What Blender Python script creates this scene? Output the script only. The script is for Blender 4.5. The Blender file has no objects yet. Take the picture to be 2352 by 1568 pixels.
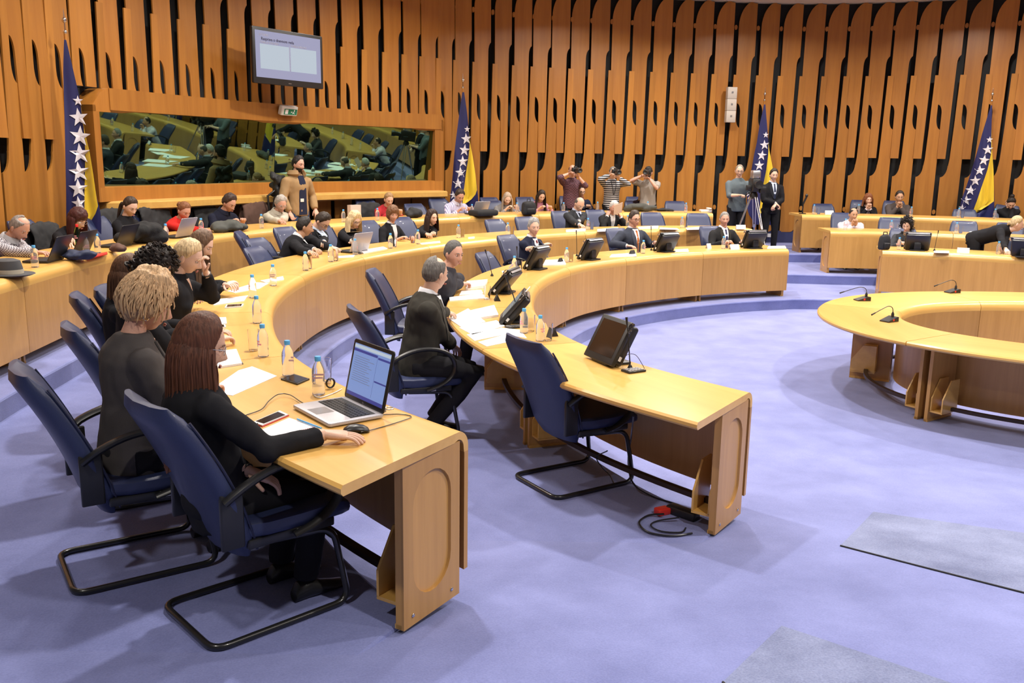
import bpy, bmesh, math, random
import numpy as np
from mathutils import Vector, Matrix, Euler
from mathutils.bvhtree import BVHTree
random.seed(7)
C = bpy.context.scene.collection
PI = math.pi

# ------------------------------------------------------------------ camera
F_PX, PITCH, ROLL, CAM_H = 2051.6, 0.2014, 0.0159, 2.218
cd = bpy.data.cameras.new('camera'); cam = bpy.data.objects.new('camera', cd); C.objects.link(cam)
cd.sensor_width = 36.0; cd.lens = F_PX/2352*36.0; cd.clip_start = 0.05; cd.clip_end = 200
cam.location = (0, 0, CAM_H)
cam.matrix_world = Matrix.Translation((0, 0, CAM_H)) @ Matrix.Rotation(PI/2-PITCH, 4, 'X') @ Matrix.Rotation(ROLL, 4, 'Z')
bpy.context.scene.camera = cam
vs = bpy.context.scene.view_settings
vs.view_transform = 'Standard'; vs.look = 'None'; vs.gamma = 1.0; vs.use_curve_mapping = False
vs.exposure = -0.68

def at(px, py, z):
    """world point on the horizontal plane z that the camera sees at a photo pixel"""
    x = (px-1176)/F_PX; y = -(py-784)/F_PX
    c, s = math.cos(ROLL), math.sin(ROLL)
    x, y = c*x-s*y, s*x+c*y
    d = Vector((x, math.cos(PITCH)+y*math.sin(PITCH), -math.sin(PITCH)+y*math.cos(PITCH)))
    t = (z-CAM_H)/d.z
    return Vector((d.x*t, d.y*t, z))

# ------------------------------------------------------------------ world and lamps
w = bpy.data.worlds.new('world'); bpy.context.scene.world = w; w.use_nodes = True
w.node_tree.nodes['Background'].inputs[0].default_value = (1.0, 0.93, 0.84, 1)
w.node_tree.nodes['Background'].inputs[1].default_value = 0.16
CEIL = 5.55
LAMPS = []
def lamp(x, y, power, size=0.24, col=(1.0, 0.93, 0.84), z=CEIL-0.09, aim=None):
    ld = bpy.data.lights.new('downlight_glow', 'AREA'); ld.shape = 'DISK'; ld.size = size; ld.energy = power; ld.color = col
    ld.spread = math.radians(150)
    o = bpy.data.objects.new('downlight_glow', ld); C.objects.link(o); o.location = (x, y, z)
    if aim:
        o.rotation_euler = (Vector(aim)-Vector((x, y, z))).to_track_quat('-Z', 'Y').to_euler()
    LAMPS.append((o, x, y, z, size)); return o
for x, y, p in [(2.4, 1.0, 260), (-2.4, 0.6, 150), (4.6, 5.2, 400), (5.4, 9.6, 300), (1.6, 8.6, 240), (-1.0, 6.2, 260), (-3.2, 9.4, 240),
                (2.4, 13.0, 330), (-1.6, 13.2, 260), (6.6, 13.6, 330), (9.2, 9.0, 260), (6.2, 1.6, 240), (9.5, 14.5, 240), (3.2, 16.6, 240)]:
    lamp(x, y, p)

for x, y, p in [(-4.2, 7.5, 130), (-3.6, 11.2, 130), (-1.2, 15.2, 140), (2.0, 17.3, 150), (5.4, 18.0, 150), (8.6, 17.4, 150), (11.2, 15.4, 150)]:
    lamp(x, y, p, 0.35)  # perimeter lamps, out of view, added to wash the slatted wall with light

# ------------------------------------------------------------------ materials
def nt(name):
    m = bpy.data.materials.new(name); m.use_nodes = True
    return m, m.node_tree.nodes, m.node_tree.links, m.node_tree.nodes['Principled BSDF']
def plain(name, col, rough=0.5, metal=0.0, spec=0.5, bump=0, bscale=200, sheen=0, coat=0):
    m, n, l, b = nt(name)
    b.inputs['Base Color'].default_value = (*col, 1); b.inputs['Roughness'].default_value = rough
    b.inputs['Metallic'].default_value = metal; b.inputs['Specular IOR Level'].default_value = spec
    if sheen: b.inputs['Sheen Weight'].default_value = sheen
    if coat: b.inputs['Coat Weight'].default_value = coat
    tc = n.new('ShaderNodeTexCoord'); no = n.new('ShaderNodeTexNoise'); no.inputs['Scale'].default_value = bscale
    l.new(tc.outputs['Object'], no.inputs['Vector'])
    mx = n.new('ShaderNodeMixRGB'); mx.blend_type = 'MULTIPLY'; mx.inputs[0].default_value = 0.25
    mx.inputs[1].default_value = (*col, 1); l.new(no.outputs['Fac'], mx.inputs[2]); 
    br = n.new('ShaderNodeBrightContrast'); br.inputs['Bright'].default_value = 0.0
    l.new(mx.outputs[0], br.inputs[0]); l.new(br.outputs[0], b.inputs['Base Color'])
    if bump:
        bp = n.new('ShaderNodeBump'); bp.inputs['Strength'].default_value = bump; bp.inputs['Distance'].default_value = 0.004
        l.new(no.outputs['Fac'], bp.inputs['Height']); l.new(bp.outputs[0], b.inputs['Normal'])
    return m
def wood(name, c1, c2, rough=0.35, axis='Z', coat=0.15, grain=14.0):
    m, n, l, b = nt(name)
    tc = n.new('ShaderNodeTexCoord'); mp = n.new('ShaderNodeMapping')
    sc = {'Z': (1, 1, 0.06), 'X': (0.06, 1, 1), 'Y': (1, 0.06, 1)}[axis]
    mp.inputs['Scale'].default_value = sc
    l.new(tc.outputs['Object'], mp.inputs['Vector'])
    oi = n.new('ShaderNodeObjectInfo')
    ad = n.new('ShaderNodeVectorMath'); ad.operation = 'ADD'; l.new(mp.outputs[0], ad.inputs[0])
    cx = n.new('ShaderNodeCombineXYZ'); ml = n.new('ShaderNodeMath'); ml.operation = 'MULTIPLY'; ml.inputs[1].default_value = 37.0
    l.new(oi.outputs['Random'], ml.inputs[0]); l.new(ml.outputs[0], cx.inputs[0]); l.new(ml.outputs[0], cx.inputs[1]); l.new(cx.outputs[0], ad.inputs[1])
    n1 = n.new('ShaderNodeTexNoise'); n1.inputs['Scale'].default_value = grain; n1.inputs['Detail'].default_value = 5; n1.inputs['Roughness'].default_value = 0.65
    l.new(ad.outputs[0], n1.inputs['Vector'])
    n2 = n.new('ShaderNodeTexNoise'); n2.inputs['Scale'].default_value = 1.7; n2.inputs['Detail'].default_value = 2
    l.new(ad.outputs[0], n2.inputs['Vector'])
    mxf = n.new('ShaderNodeMath'); mxf.operation = 'MULTIPLY_ADD'; mxf.inputs[1].default_value = 0.6
    l.new(n1.outputs['Fac'], mxf.inputs[0])
    m2 = n.new('ShaderNodeMath'); m2.operation = 'MULTIPLY'; m2.inputs[1].default_value = 0.4; l.new(n2.outputs['Fac'], m2.inputs[0]); l.new(m2.outputs[0], mxf.inputs[2])
    rp = n.new('ShaderNodeValToRGB'); rp.color_ramp.elements[0].position = 0.36; rp.color_ramp.elements[1].position = 0.64
    rp.color_ramp.elements[0].color = (*c1, 1); rp.color_ramp.elements[1].color = (*c2, 1)
    l.new(mxf.outputs[0], rp.inputs[0])
    hv = n.new('ShaderNodeHueSaturation'); mr = n.new('ShaderNodeMapRange'); mr.inputs[3].default_value = 0.88; mr.inputs[4].default_value = 1.12
    l.new(oi.outputs['Random'], mr.inputs[0]); l.new(mr.outputs[0], hv.inputs['Value']); l.new(rp.outputs[0], hv.inputs['Color'])
    l.new(hv.outputs[0], b.inputs['Base Color'])
    b.inputs['Roughness'].default_value = rough; b.inputs['Coat Weight'].default_value = coat; b.inputs['Coat Roughness'].default_value = 0.15
    return m
def carpet_mat(name, col, col2):
    m, n, l, b = nt(name)
    tc = n.new('ShaderNodeTexCoord')
    n1 = n.new('ShaderNodeTexNoise'); n1.inputs['Scale'].default_value = 2.2; n1.inputs['Detail'].default_value = 6; n1.inputs['Roughness'].default_value = 0.6
    n2 = n.new('ShaderNodeTexNoise'); n2.inputs['Scale'].default_value = 120; n2.inputs['Detail'].default_value = 2
    l.new(tc.outputs['Object'], n1.inputs['Vector']); l.new(tc.outputs['Object'], n2.inputs['Vector'])
    a = n.new('ShaderNodeMath'); a.operation = 'MULTIPLY_ADD'; a.inputs[1].default_value = 0.35; l.new(n2.outputs['Fac'], a.inputs[0])
    a2 = n.new('ShaderNodeMath'); a2.operation = 'MULTIPLY'; a2.inputs[1].default_value = 0.65; l.new(n1.outputs['Fac'], a2.inputs[0]); l.new(a2.outputs[0], a.inputs[2])
    rp = n.new('ShaderNodeValToRGB'); rp.color_ramp.elements[0].position = 0.35; rp.color_ramp.elements[1].position = 0.65
    rp.color_ramp.elements[0].color = (*col2, 1); rp.color_ramp.elements[1].color = (*col, 1)
    l.new(a.outputs[0], rp.inputs[0]); l.new(rp.outputs[0], b.inputs['Base Color'])
    b.inputs['Roughness'].default_value = 0.95; b.inputs['Sheen Weight'].default_value = 0.3; b.inputs['Specular IOR Level'].default_value = 0.1
    bp = n.new('ShaderNodeBump'); bp.inputs['Strength'].default_value = 0.35; bp.inputs['Distance'].default_value = 0.003
    l.new(n2.outputs['Fac'], bp.inputs['Height']); l.new(bp.outputs[0], b.inputs['Normal'])
    return m
def glass_mat(name, col=(1, 1, 1), rough=0.0, ior=1.2):
    m, n, l, b = nt(name)
    b.inputs['Base Color'].default_value = (*col, 1); b.inputs['Roughness'].default_value = rough
    b.inputs['Transmission Weight'].default_value = 1.0; b.inputs['IOR'].default_value = ior
    return m
def emit(name, col, s):
    m, n, l, b = nt(name)
    b.inputs['Base Color'].default_value = (0.02, 0.02, 0.02, 1); b.inputs['Emission Color'].default_value = (*col, 1); b.inputs['Emission Strength'].default_value = s
    b.inputs['Roughness'].default_value = 0.3
    return m
def checks(name, c1, c2, scale, stripes=None):
    m, n, l, b = nt(name)
    tc = n.new('ShaderNodeTexCoord')
    if stripes:
        sp = n.new('ShaderNodeSeparateXYZ'); l.new(tc.outputs['Object'], sp.inputs[0])
        mu = n.new('ShaderNodeMath'); mu.operation = 'MULTIPLY'; mu.inputs[1].default_value = scale; l.new(sp.outputs[stripes], mu.inputs[0])
        fr = n.new('ShaderNodeMath'); fr.operation = 'FRACT'; l.new(mu.outputs[0], fr.inputs[0])
        gt = n.new('ShaderNodeMath'); gt.operation = 'GREATER_THAN'; gt.inputs[1].default_value = 0.62; l.new(fr.outputs[0], gt.inputs[0])
        fac = gt.outputs[0]
    else:
        ck = n.new('ShaderNodeTexChecker'); ck.inputs['Scale'].default_value = scale; l.new(tc.outputs['Object'], ck.inputs['Vector']); fac = ck.outputs['Fac']
    mx = n.new('ShaderNodeMixRGB'); mx.inputs[1].default_value = (*c1, 1); mx.inputs[2].default_value = (*c2, 1); l.new(fac, mx.inputs[0])
    l.new(mx.outputs[0], b.inputs['Base Color']); b.inputs['Roughness'].default_value = 0.85
    return m
def hair_mat(name, c1, c2):
    m, n, l, b = nt(name)
    tc = n.new('ShaderNodeTexCoord'); mp = n.new('ShaderNodeMapping'); mp.inputs['Scale'].default_value = (1, 1, 0.09)
    l.new(tc.outputs['Object'], mp.inputs['Vector'])
    n1 = n.new('ShaderNodeTexNoise'); n1.inputs['Scale'].default_value = 120; n1.inputs['Detail'].default_value = 3
    l.new(mp.outputs[0], n1.inputs['Vector'])
    rp = n.new('ShaderNodeValToRGB'); rp.color_ramp.elements[0].position = 0.35; rp.color_ramp.elements[1].position = 0.68
    rp.color_ramp.elements[0].color = (*c1, 1); rp.color_ramp.elements[1].color = (*c2, 1)
    l.new(n1.outputs['Fac'], rp.inputs[0]); l.new(rp.outputs[0], b.inputs['Base Color'])
    b.inputs['Roughness'].default_value = 0.58; b.inputs['Specular IOR Level'].default_value = 0.3
    bp = n.new('ShaderNodeBump'); bp.inputs['Strength'].default_value = 0.7; bp.inputs['Distance'].default_value = 0.004
    l.new(n1.outputs['Fac'], bp.inputs['Height']); l.new(bp.outputs[0], b.inputs['Normal'])
    return m

M = {}
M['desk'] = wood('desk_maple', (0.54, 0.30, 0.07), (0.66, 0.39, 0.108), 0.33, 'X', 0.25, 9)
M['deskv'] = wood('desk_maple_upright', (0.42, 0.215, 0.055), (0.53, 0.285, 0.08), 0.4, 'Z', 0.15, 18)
M['desk_in'] = wood('desk_underside', (0.20, 0.085, 0.028), (0.28, 0.125, 0.042), 0.5, 'Z', 0.0, 12)
M['wall1'] = wood('wall_cherry', (0.285, 0.108, 0.017), (0.385, 0.160, 0.027), 0.4, 'Z', 0.12, 11)
M['wall2'] = wood('wall_cherry_rear', (0.295, 0.114, 0.018), (0.405, 0.172, 0.030), 0.4, 'Z', 0.12, 11)
M['dark'] = plain('backing_black', (0.012, 0.012, 0.013), 0.8)
M['carpet'] = carpet_mat('carpet_periwinkle', (0.195, 0.222, 0.47), (0.125, 0.145, 0.335))
M['patch'] = carpet_mat('carpet_hatch', (0.215, 0.25, 0.41), (0.085, 0.105, 0.21))
M['plinth'] = plain('plinth_carpet', (0.03, 0.035, 0.10), 0.95)
M['ceil'] = plain('ceiling_white', (0.72, 0.68, 0.6), 0.9)
M['leather'] = plain('leather_navy', (0.020, 0.030, 0.088), 0.45, bump=0.12, bscale=160, coat=0.05)
M['piping'] = plain('piping_navy', (0.012, 0.016, 0.05), 0.5)
M['black'] = plain('black_plastic', (0.014, 0.014, 0.015), 0.38)
M['blackm'] = plain('black_matt', (0.01, 0.01, 0.011), 0.7)
M['tube'] = plain('black_tube', (0.012, 0.012, 0.013), 0.28, coat=0.3)
M['white'] = plain('white_plastic', (0.75, 0.75, 0.74), 0.4)
M['paper'] = plain('paper', (0.86, 0.86, 0.88), 0.7)
M['silver'] = plain('silver', (0.55, 0.55, 0.57), 0.28, 0.9)
M['coatbrown'] = plain('rail_brown', (0.03, 0.014, 0.009), 0.5)
M['lap'] = plain('laptop_silver', (0.56, 0.53, 0.55), 0.35, 0.3)
M['chrome'] = plain('chrome', (0.8, 0.8, 0.8), 0.12, 1.0)
M['steel'] = plain('steel', (0.45, 0.45, 0.46), 0.35, 0.8)
M['glass'] = glass_mat('clear_glass', (0.98, 0.99, 1.0), 0.0, 1.22)
M['pet'] = glass_mat('clear_plastic', (0.92, 0.95, 1.0), 0.03, 1.12); M['pet'].node_tree.nodes['Principled BSDF'].inputs['Transmission Weight'].default_value = 0.88
M['water'] = glass_mat('water', (0.98, 0.99, 1.0), 0.0, 1.2)
M['cap'] = plain('cap_light_blue', (0.10, 0.42, 0.80), 0.4)
M['capred'] = plain('cap_red', (0.7, 0.02, 0.02), 0.4)
M['greenpet'] = glass_mat('green_plastic', (0.35, 0.7, 0.4), 0.03, 1.15)
M['labelc'] = plain('bottle_label', (0.72, 0.68, 0.78), 0.5)
M['labelr'] = plain('bottle_print', (0.80, 0.35, 0.42), 0.5)
M['screen_off'] = plain('screen_off', (0.02, 0.012, 0.008), 0.12)
M['red'] = plain('red_plastic', (0.65, 0.03, 0.02), 0.4)
M['teal'] = emit('screen_teal', (0.12, 0.24, 0.30), 0.9)
M['bluescr'] = emit('screen_blue', (0.30, 0.46, 0.95), 0.95)
M['navyscr'] = emit('screen_navy', (0.05, 0.07, 0.42), 0.9)
M['lilac'] = emit('screen_lilac', (0.52, 0.53, 0.80), 0.95)
M['palescr'] = emit('screen_pale', (0.72, 0.84, 0.97), 1.0)
M['inktxt'] = plain('ink', (0.02, 0.02, 0.06), 0.6)
M['greytxt'] = plain('ink_grey', (0.3, 0.3, 0.36), 0.6)
M['green'] = plain('sign_green', (0.01, 0.22, 0.12), 0.5)
M['fblue'] = plain('flag_blue', (0.008, 0.010, 0.095), 0.6, sheen=0.05)
M['fyel'] = plain('flag_yellow', (0.78, 0.54, 0.02), 0.6, sheen=0.2)
M['fwhite'] = plain('flag_white', (0.72, 0.70, 0.78), 0.6)
M['beige_spk'] = plain('speaker_beige', (0.52, 0.47, 0.42), 0.7)

def mirror_mat():
    m, n, l, b = nt('booth_glass')
    b.inputs['Base Color'].default_value = (0.20, 0.34, 0.25, 1); b.inputs['Metallic'].default_value = 1.0; b.inputs['Roughness'].default_value = 0.015
    tr = n.new('ShaderNodeBsdfTransparent'); tr.inputs[0].default_value = (0.35, 0.5, 0.42, 1)
    mx = n.new('ShaderNodeMixShader'); mx.inputs[0].default_value = 0.72
    l.new(tr.outputs[0], mx.inputs[1]); l.new(b.outputs[0], mx.inputs[2])
    l.new(mx.outputs[0], n['Material Output'].inputs[0])
    return m
M['mirror'] = mirror_mat()

# ------------------------------------------------------------------ mesh helpers
class MB:
    def __init__(s): s.v = []; s.f = []; s.m = []; s.mats = []; s.cur = 0
    def mat(s, name):
        if name not in s.mats: s.mats.append(name)
        s.cur = s.mats.index(name); return s
    def add(s, vs_, fs_, T=None):
        o = len(s.v)
        if T is not None: vs_ = [T @ Vector(p) for p in vs_]
        s.v += [tuple(p) for p in vs_]; s.f += [tuple(i+o for i in f) for f in fs_]; s.m += [s.cur]*len(fs_)
        return s
    def grid(s, rows, close_u=False, cap=False, T=None):
        n = len(rows[0]); vs_ = [p for r in rows for p in r]; fs_ = []
        for i in range(len(rows)-1):
            for j in range(n if close_u else n-1):
                k = (j+1) % n
                fs_.append((i*n+j, i*n+k, (i+1)*n+k, (i+1)*n+j))
        if cap:
            fs_.append(tuple(range(n))[::-1]); fs_.append(tuple((len(rows)-1)*n+j for j in range(n)))
        return s.add(vs_, fs_, T)
    def box(s, x0, x1, y0, y1, z0, z1, T=None, r=0):
        if r <= 0:
            v = [(x, y, z) for z in (z0, z1) for x, y in ((x0, y0), (x1, y0), (x1, y1), (x0, y1))]
            return s.add(v, [(3, 2, 1, 0), (4, 5, 6, 7), (0, 1, 5, 4), (1, 2, 6, 5), (2, 3, 7, 6), (3, 0, 4, 7)], T)
        return s.rprism(rrect(x0, x1, y0, y1, r), z0, z1, min(r, (z1-z0)/2)*0.6, T)
    def rprism(s, ol, z0, z1, b=0, T=None):
        """outline (ccw) extruded z0..z1 with edge bevel b"""
        if b <= 0: rows = [[(x, y, z0) for x, y in ol], [(x, y, z1) for x, y in ol]]
        else:
            cx = sum(p[0] for p in ol)/len(ol); cy = sum(p[1] for p in ol)/len(ol)
            wx = max(p[0] for p in ol)-min(p[0] for p in ol); wy = max(p[1] for p in ol)-min(p[1] for p in ol)
            def sh(d): return [(cx+(x-cx)*(1-2*d/max(wx, 1e-6)), cy+(y-cy)*(1-2*d/max(wy, 1e-6))) for x, y in ol]
            rows = [[(x, y, z0) for x, y in sh(b)], [(x, y, z0+b*0.3) for x, y in sh(b*0.3)], [(x, y, z0+b) for x, y in ol],
                    [(x, y, z1-b) for x, y in ol], [(x, y, z1-b*0.3) for x, y in sh(b*0.3)], [(x, y, z1) for x, y in sh(b)]]
        return s.grid(rows, True, True, T)
    def tube(s, pts, r, seg=10, T=None, flat=1.0, up=None, cap=True):
        pts = [Vector(p) for p in pts]; n = len(pts)
        rs = r if isinstance(r, (list, tuple)) else [r]*n
        rows = []; prev = None
        for i, p in enumerate(pts):
            t = (pts[min(i+1, n-1)]-pts[max(i-1, 0)])
            if t.length < 1e-9: t = Vector((0, 0, 1))
            t.normalize()
            if prev is None:
                a = Vector(up) if up else (Vector((0, 0, 1)) if abs(t.z) < 0.9 else Vector((1, 0, 0)))
            else: a = prev
            a = (a-t*a.dot(t))
            if a.length < 1e-6: a = t.orthogonal()
            a.normalize(); b = t.cross(a); prev = a
            rows.append([p+(a*math.cos(k*2*PI/seg)*flat+b*math.sin(k*2*PI/seg))*rs[i] for k in range(seg)])
        return s.grid(rows, True, cap, T)
    def lathe(s, prof, seg=24, T=None, cap=True):
        rows = [[(r*math.cos(k*2*PI/seg), r*math.sin(k*2*PI/seg), z) for k in range(seg)] for r, z in prof]
        return s.grid(rows, True, cap, T)
    def ball(s, c, rx, ry=None, rz=None, seg=14, T=None, R=None):
        ry = ry or rx; rz = rz or rx; rows = []
        n = max(6, seg//2)
        for i in range(n+1):
            a = -PI/2+PI*i/n; a = max(-PI/2+0.02, min(PI/2-0.02, a))
            row = []
            for k in range(seg):
                q = Vector((rx*math.cos(a)*math.cos(k*2*PI/seg), ry*math.cos(a)*math.sin(k*2*PI/seg), rz*math.sin(a)))
                if R: q = R @ q
                row.append(Vector(c)+q)
            rows.append(row)
        return s.grid(rows, True, True, T)
    def mesh(s, name, smooth=True, recalc=True):
        me = bpy.data.meshes.new(name); me.from_pydata(s.v, [], s.f)
        for k in s.mats: me.materials.append(M[k] if isinstance(k, str) else k)
        me.polygons.foreach_set('material_index', s.m)
        if recalc:
            bm = bmesh.new(); bm.from_mesh(me); bmesh.ops.recalc_face_normals(bm, faces=bm.faces); bm.to_mesh(me); bm.free()
        if smooth:
            me.polygons.foreach_set('use_smooth', [True]*len(me.polygons)); me.set_sharp_from_angle(angle=math.radians(smooth if smooth is not True else 38))
        me.update(); return me
    def build(s, name, parent=None, smooth=True, recalc=True):
        me = s.mesh(name, smooth, recalc)
        o = bpy.data.objects.new(name, me); C.objects.link(o)
        if parent: o.parent = parent
        return o
def rrect(x0, x1, y0, y1, r, n=5):
    out = []
    for cx, cy, a in ((x1-r, y1-r, 0), (x0+r, y1-r, 90), (x0+r, y0+r, 180), (x1-r, y0+r, 270)):
        for k in range(n+1):
            t = math.radians(a+90*k/n); out.append((cx+r*math.cos(t), cy+r*math.sin(t)))
    return out
def empty(name, loc=(0, 0, 0), rz=0):
    o = bpy.data.objects.new(name, None); C.objects.link(o); o.location = loc; o.rotation_euler = (0, 0, rz); o.empty_display_size = 0.1; return o
def tag(o, label=None, cat=None, group=None, kind=None):
    if label: o['label'] = label
    if cat: o['category'] = cat
    if group: o['group'] = group
    if kind: o['kind'] = kind
    return o
def copy_tree(o, parent=None):
    c = o.copy(); C.objects.link(c)
    if parent: c.parent = parent
    for ch in o.children: copy_tree(ch, c)
    return c
def frame(o, x, y, z=None):
    """matrix with origin o and given axes"""
    x = Vector(x).normalized(); y = Vector(y); y = (y-x*y.dot(x)).normalized(); z = x.cross(y)
    m = Matrix.Identity(4)
    for i in range(3): m[i][0] = x[i]; m[i][1] = y[i]; m[i][2] = z[i]; m[i][3] = o[i]
    return m
def text_obj(body, size, mat, T, parent, name='text', extrude=0.0008, align='LEFT', bold=0):
    cu = bpy.data.curves.new(name, 'FONT'); cu.body = body; cu.size = size; cu.extrude = extrude; cu.align_x = align; cu.offset = bold
    tmp = bpy.data.objects.new(name, cu); C.objects.link(tmp)
    dg = bpy.context.evaluated_depsgraph_get(); me = bpy.data.meshes.new_from_object(tmp.evaluated_get(dg))
    bpy.data.objects.remove(tmp)
    me.materials.clear(); me.materials.append(M[mat])
    o = bpy.data.objects.new(name, me); C.objects.link(o); o.matrix_basis = T
    if parent: o.parent = parent
    return o

def catmull(pts, step=0.1):
    P = [np.array(p, float) for p in pts]; P = [2*P[0]-P[1]]+P+[2*P[-1]-P[-2]]; out = []
    for i in range(1, len(P)-2):
        p0, p1, p2, p3 = P[i-1:i+3]; n = max(2, int(np.linalg.norm(p2-p1)/step))
        for k in range(n):
            t = k/n; out.append(0.5*((2*p1)+(-p0+p2)*t+(2*p0-5*p1+4*p2-p3)*t*t+(-p0+3*p1-3*p2+p3)*t**3))
    out.append(P[-2]); return np.array(out)
class Curve:
    """planar curve by arc length; n points towards the arena (right-hand side flips with sgn)"""
    def __init__(s, pts, sgn=1, smooth=0, raw=False):
        q = np.array(pts, float) if raw else catmull(pts, 0.08)
        for _ in range(smooth):
            q2 = q.copy(); q2[1:-1] = (q[:-2]+2*q[1:-1]+q[2:])/4; q = q2
        s.q = q; s.sgn = sgn
        d = np.linalg.norm(np.diff(q, axis=0), axis=1); s.s = np.r_[0, np.cumsum(d)]; s.L = s.s[-1]
    def p(s, t):
        return Vector((float(np.interp(t, s.s, s.q[:, 0])), float(np.interp(t, s.s, s.q[:, 1]))))
    def tan(s, t):
        a = s.p(max(0, t-0.12)); b = s.p(min(s.L, t+0.12)); return (b-a).normalized()
    def nor(s, t):
        d = s.tan(t); return Vector((d.y, -d.x))*s.sgn
    def off(s, t, d): return s.p(t)+s.nor(t)*d
    def near(s, xy):
        d = np.hypot(s.q[:, 0]-xy[0], s.q[:, 1]-xy[1]); return float(s.s[int(np.argmin(d))])

# ------------------------------------------------------------------ plan curves (metres; camera above the origin, looking along +Y)
R1 = Curve([(1.74,4.66),(1.38,5.05),(1.03,5.46),(.70,5.95),(.44,6.50),(.24,7.2),(.15,7.9),(.15,8.6),(.22,9.5),(.42,10.4),(.80,11.35),(1.40,12.15),(2.1,12.83),(2.8,13.33),(3.5,13.72),(4.29,14.01)], smooth=30)
R2 = Curve([(.18,3.31),(-.23,3.68),(-.54,4.02),(-.9,4.46),(-1.22,4.96),(-1.5,5.5),(-1.76,6.25),(-1.98,7.1),(-2.08,7.9),(-2.1,8.7),(-2.02,9.6),(-1.8,10.5),(-1.42,11.4),(-.95,12.3),(-.3,13.2),(.4,14.05),(1.07,14.65),(1.8,15.2),(2.59,15.6),(3.4,15.82),(4.22,15.9)], smooth=30)
R3 = Curve([(-3.6,4.2),(-3.95,6.0),(-4.05,7.21),(-4.13,8.2),(-4.12,9.1),(-3.93,10.5),(-3.62,11.7),(-3.2,12.7),(-2.6,13.65),(-1.75,14.75),(-.95,15.55),(-.2,16.25),(.54,16.80),(1.3,17.22),(2.06,17.5),(3,17.72),(3.92,17.78)], smooth=30)
Q1 = Curve([(5.79,14.05),(6.45,13.86),(7.23,13.5),(7.9,13.05),(8.6,12.4),(9.2,11.6),(9.6,10.7)], smooth=20)
Q2 = Curve([(5.57,15.83),(6.62,15.77),(7.4,15.53),(8.4,15.05),(9.4,14.35),(10.3,13.4),(10.9,12.2)], smooth=20)
Q3 = Curve([(5.69,17.85),(6.8,17.86),(7.95,17.62),(9.71,16.95),(10.9,16.1),(11.9,15.0),(12.4,13.8)], smooth=20)
WALL = Curve([(-4.9,5.2),(-5.35,7.2),(-5.6,9.0),(-5.60,10.4),(-5.33,11.6),(-4.9,12.8),(-4.3,14.15),(-3.65,15.2),(-2.9,16.2),(-2.0,17.15),(-1.22,17.85),(-.4,18.5),(.4,18.93),(1.3,19.25),(2.4,19.5),(3.6,19.75),(4.8,19.95),(5.7,20.05),(6.6,19.97),(7.6,19.75),(8.77,19.35),(10.05,18.75),(11.3,17.9),(12.6,16.6),(13.5,15),(14,13),(14,10.5),(13.4,8),(12.2,5.8)], smooth=30)
LV = [0.0, 0.16, 0.32, 0.48]

# ------------------------------------------------------------------ floor: arena, ramped aisle near the camera, three platforms
def ramp(y):
    pts = [(30, 0), (6.4, 0), (5.4, .08), (4.5, .168), (3.15, .326), (1.5, .45), (-3, .47)]
    for (y0, z0), (y1, z1) in zip(pts, pts[1:]):
        if y >= y1: return z0+(z1-z0)*(y0-y)/(y0-y1)
    return pts[-1][1]
mb = MB().mat('carpet')
ys = [-3+0.25*i for i in range(int(26/0.25))]; xs = [-8, -4, 0, 4, 8, 12, 16]
def rs(y): return sum(ramp(y+d) for d in (-.4, -.2, 0, .2, .4))/5
mb.grid([[(x, y, rs(y)) for x in xs] for y in ys])
fl = mb.build('floor'); tag(fl, kind='structure')
def platform(name, edge, top):
    m = MB().mat('carpet'); n = len(edge)
    far = [(15.5, 4), (15.5, 22), (-7.5, 22), (-7.5, 2.0)]
    ol = [tuple(e) for e in edge]
    bm = bmesh.new(); r = 0.018
    poly = ol+far
    vt = [bm.verts.new((x, y, top)) for x, y in poly]
    f = bm.faces.new(vt)
    if f.normal.z < 0: f.normal_flip()
    bmesh.ops.triangulate(bm, faces=[f])
    # riser with a rounded nosing
    prof = [(0, top), (r*.7, top-r*.3), (r, top-r), (r*.6, top-.045), (r*.6, -0.05)]
    rows = []
    for i, (x, y) in enumerate(ol):
        a = Vector(ol[max(0, i-1)]); b = Vector(ol[min(n-1, i+1)]); d = (b-a).normalized(); nn = Vector((d.y, -d.x))
        rows.append([bm.verts.new((x+nn.x*p, y+nn.y*p, z)) for p, z in prof])
    for i in range(n-1):
        for j in range(len(prof)-1): bm.faces.new((rows[i][j], rows[i+1][j], rows[i+1][j+1], rows[i][j+1]))
    me = bpy.data.meshes.new(name); bm.to_mesh(me); bm.free(); me.materials.append(M['carpet'])
    me.polygons.foreach_set('use_smooth', [True]*len(me.polygons)); me.set_sharp_from_angle(angle=math.radians(35))
    o = bpy.data.objects.new(name, me); C.objects.link(o); tag(o, kind='structure'); return o
def edge_from(curve, offs, t0=0):
    out = []; k = int((curve.L-t0)/0.2)
    for i in range(k+1):
        t = t0+(curve.L-t0)*i/k; o = float(np.interp(t-t0, [a for a, b in offs], [b for a, b in offs])); p = curve.off(t, o); out.append((p.x, p.y))
    return out
def joined(a, b):
    q = catmull([a[-3], a[-2], a[-1], ((a[-1][0]+b[0][0])/2, (a[-1][1]+b[0][1])/2+0.02), b[0], b[1], b[2]], 0.15)
    return a[:-3]+[tuple(p) for p in q]+b[3:]
E1 = R1.near((1.38, 5.06)); E2 = R2.near((-.235, 3.69))
e1 = [(.75, 4.0)]+joined(edge_from(R1, [(0, -.25), (2.0, .0), (4, .25), (20, .33)], E1), edge_from(Q1, [(0, .33), (10, .33)]))+[(9.9, 8.5)]
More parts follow.
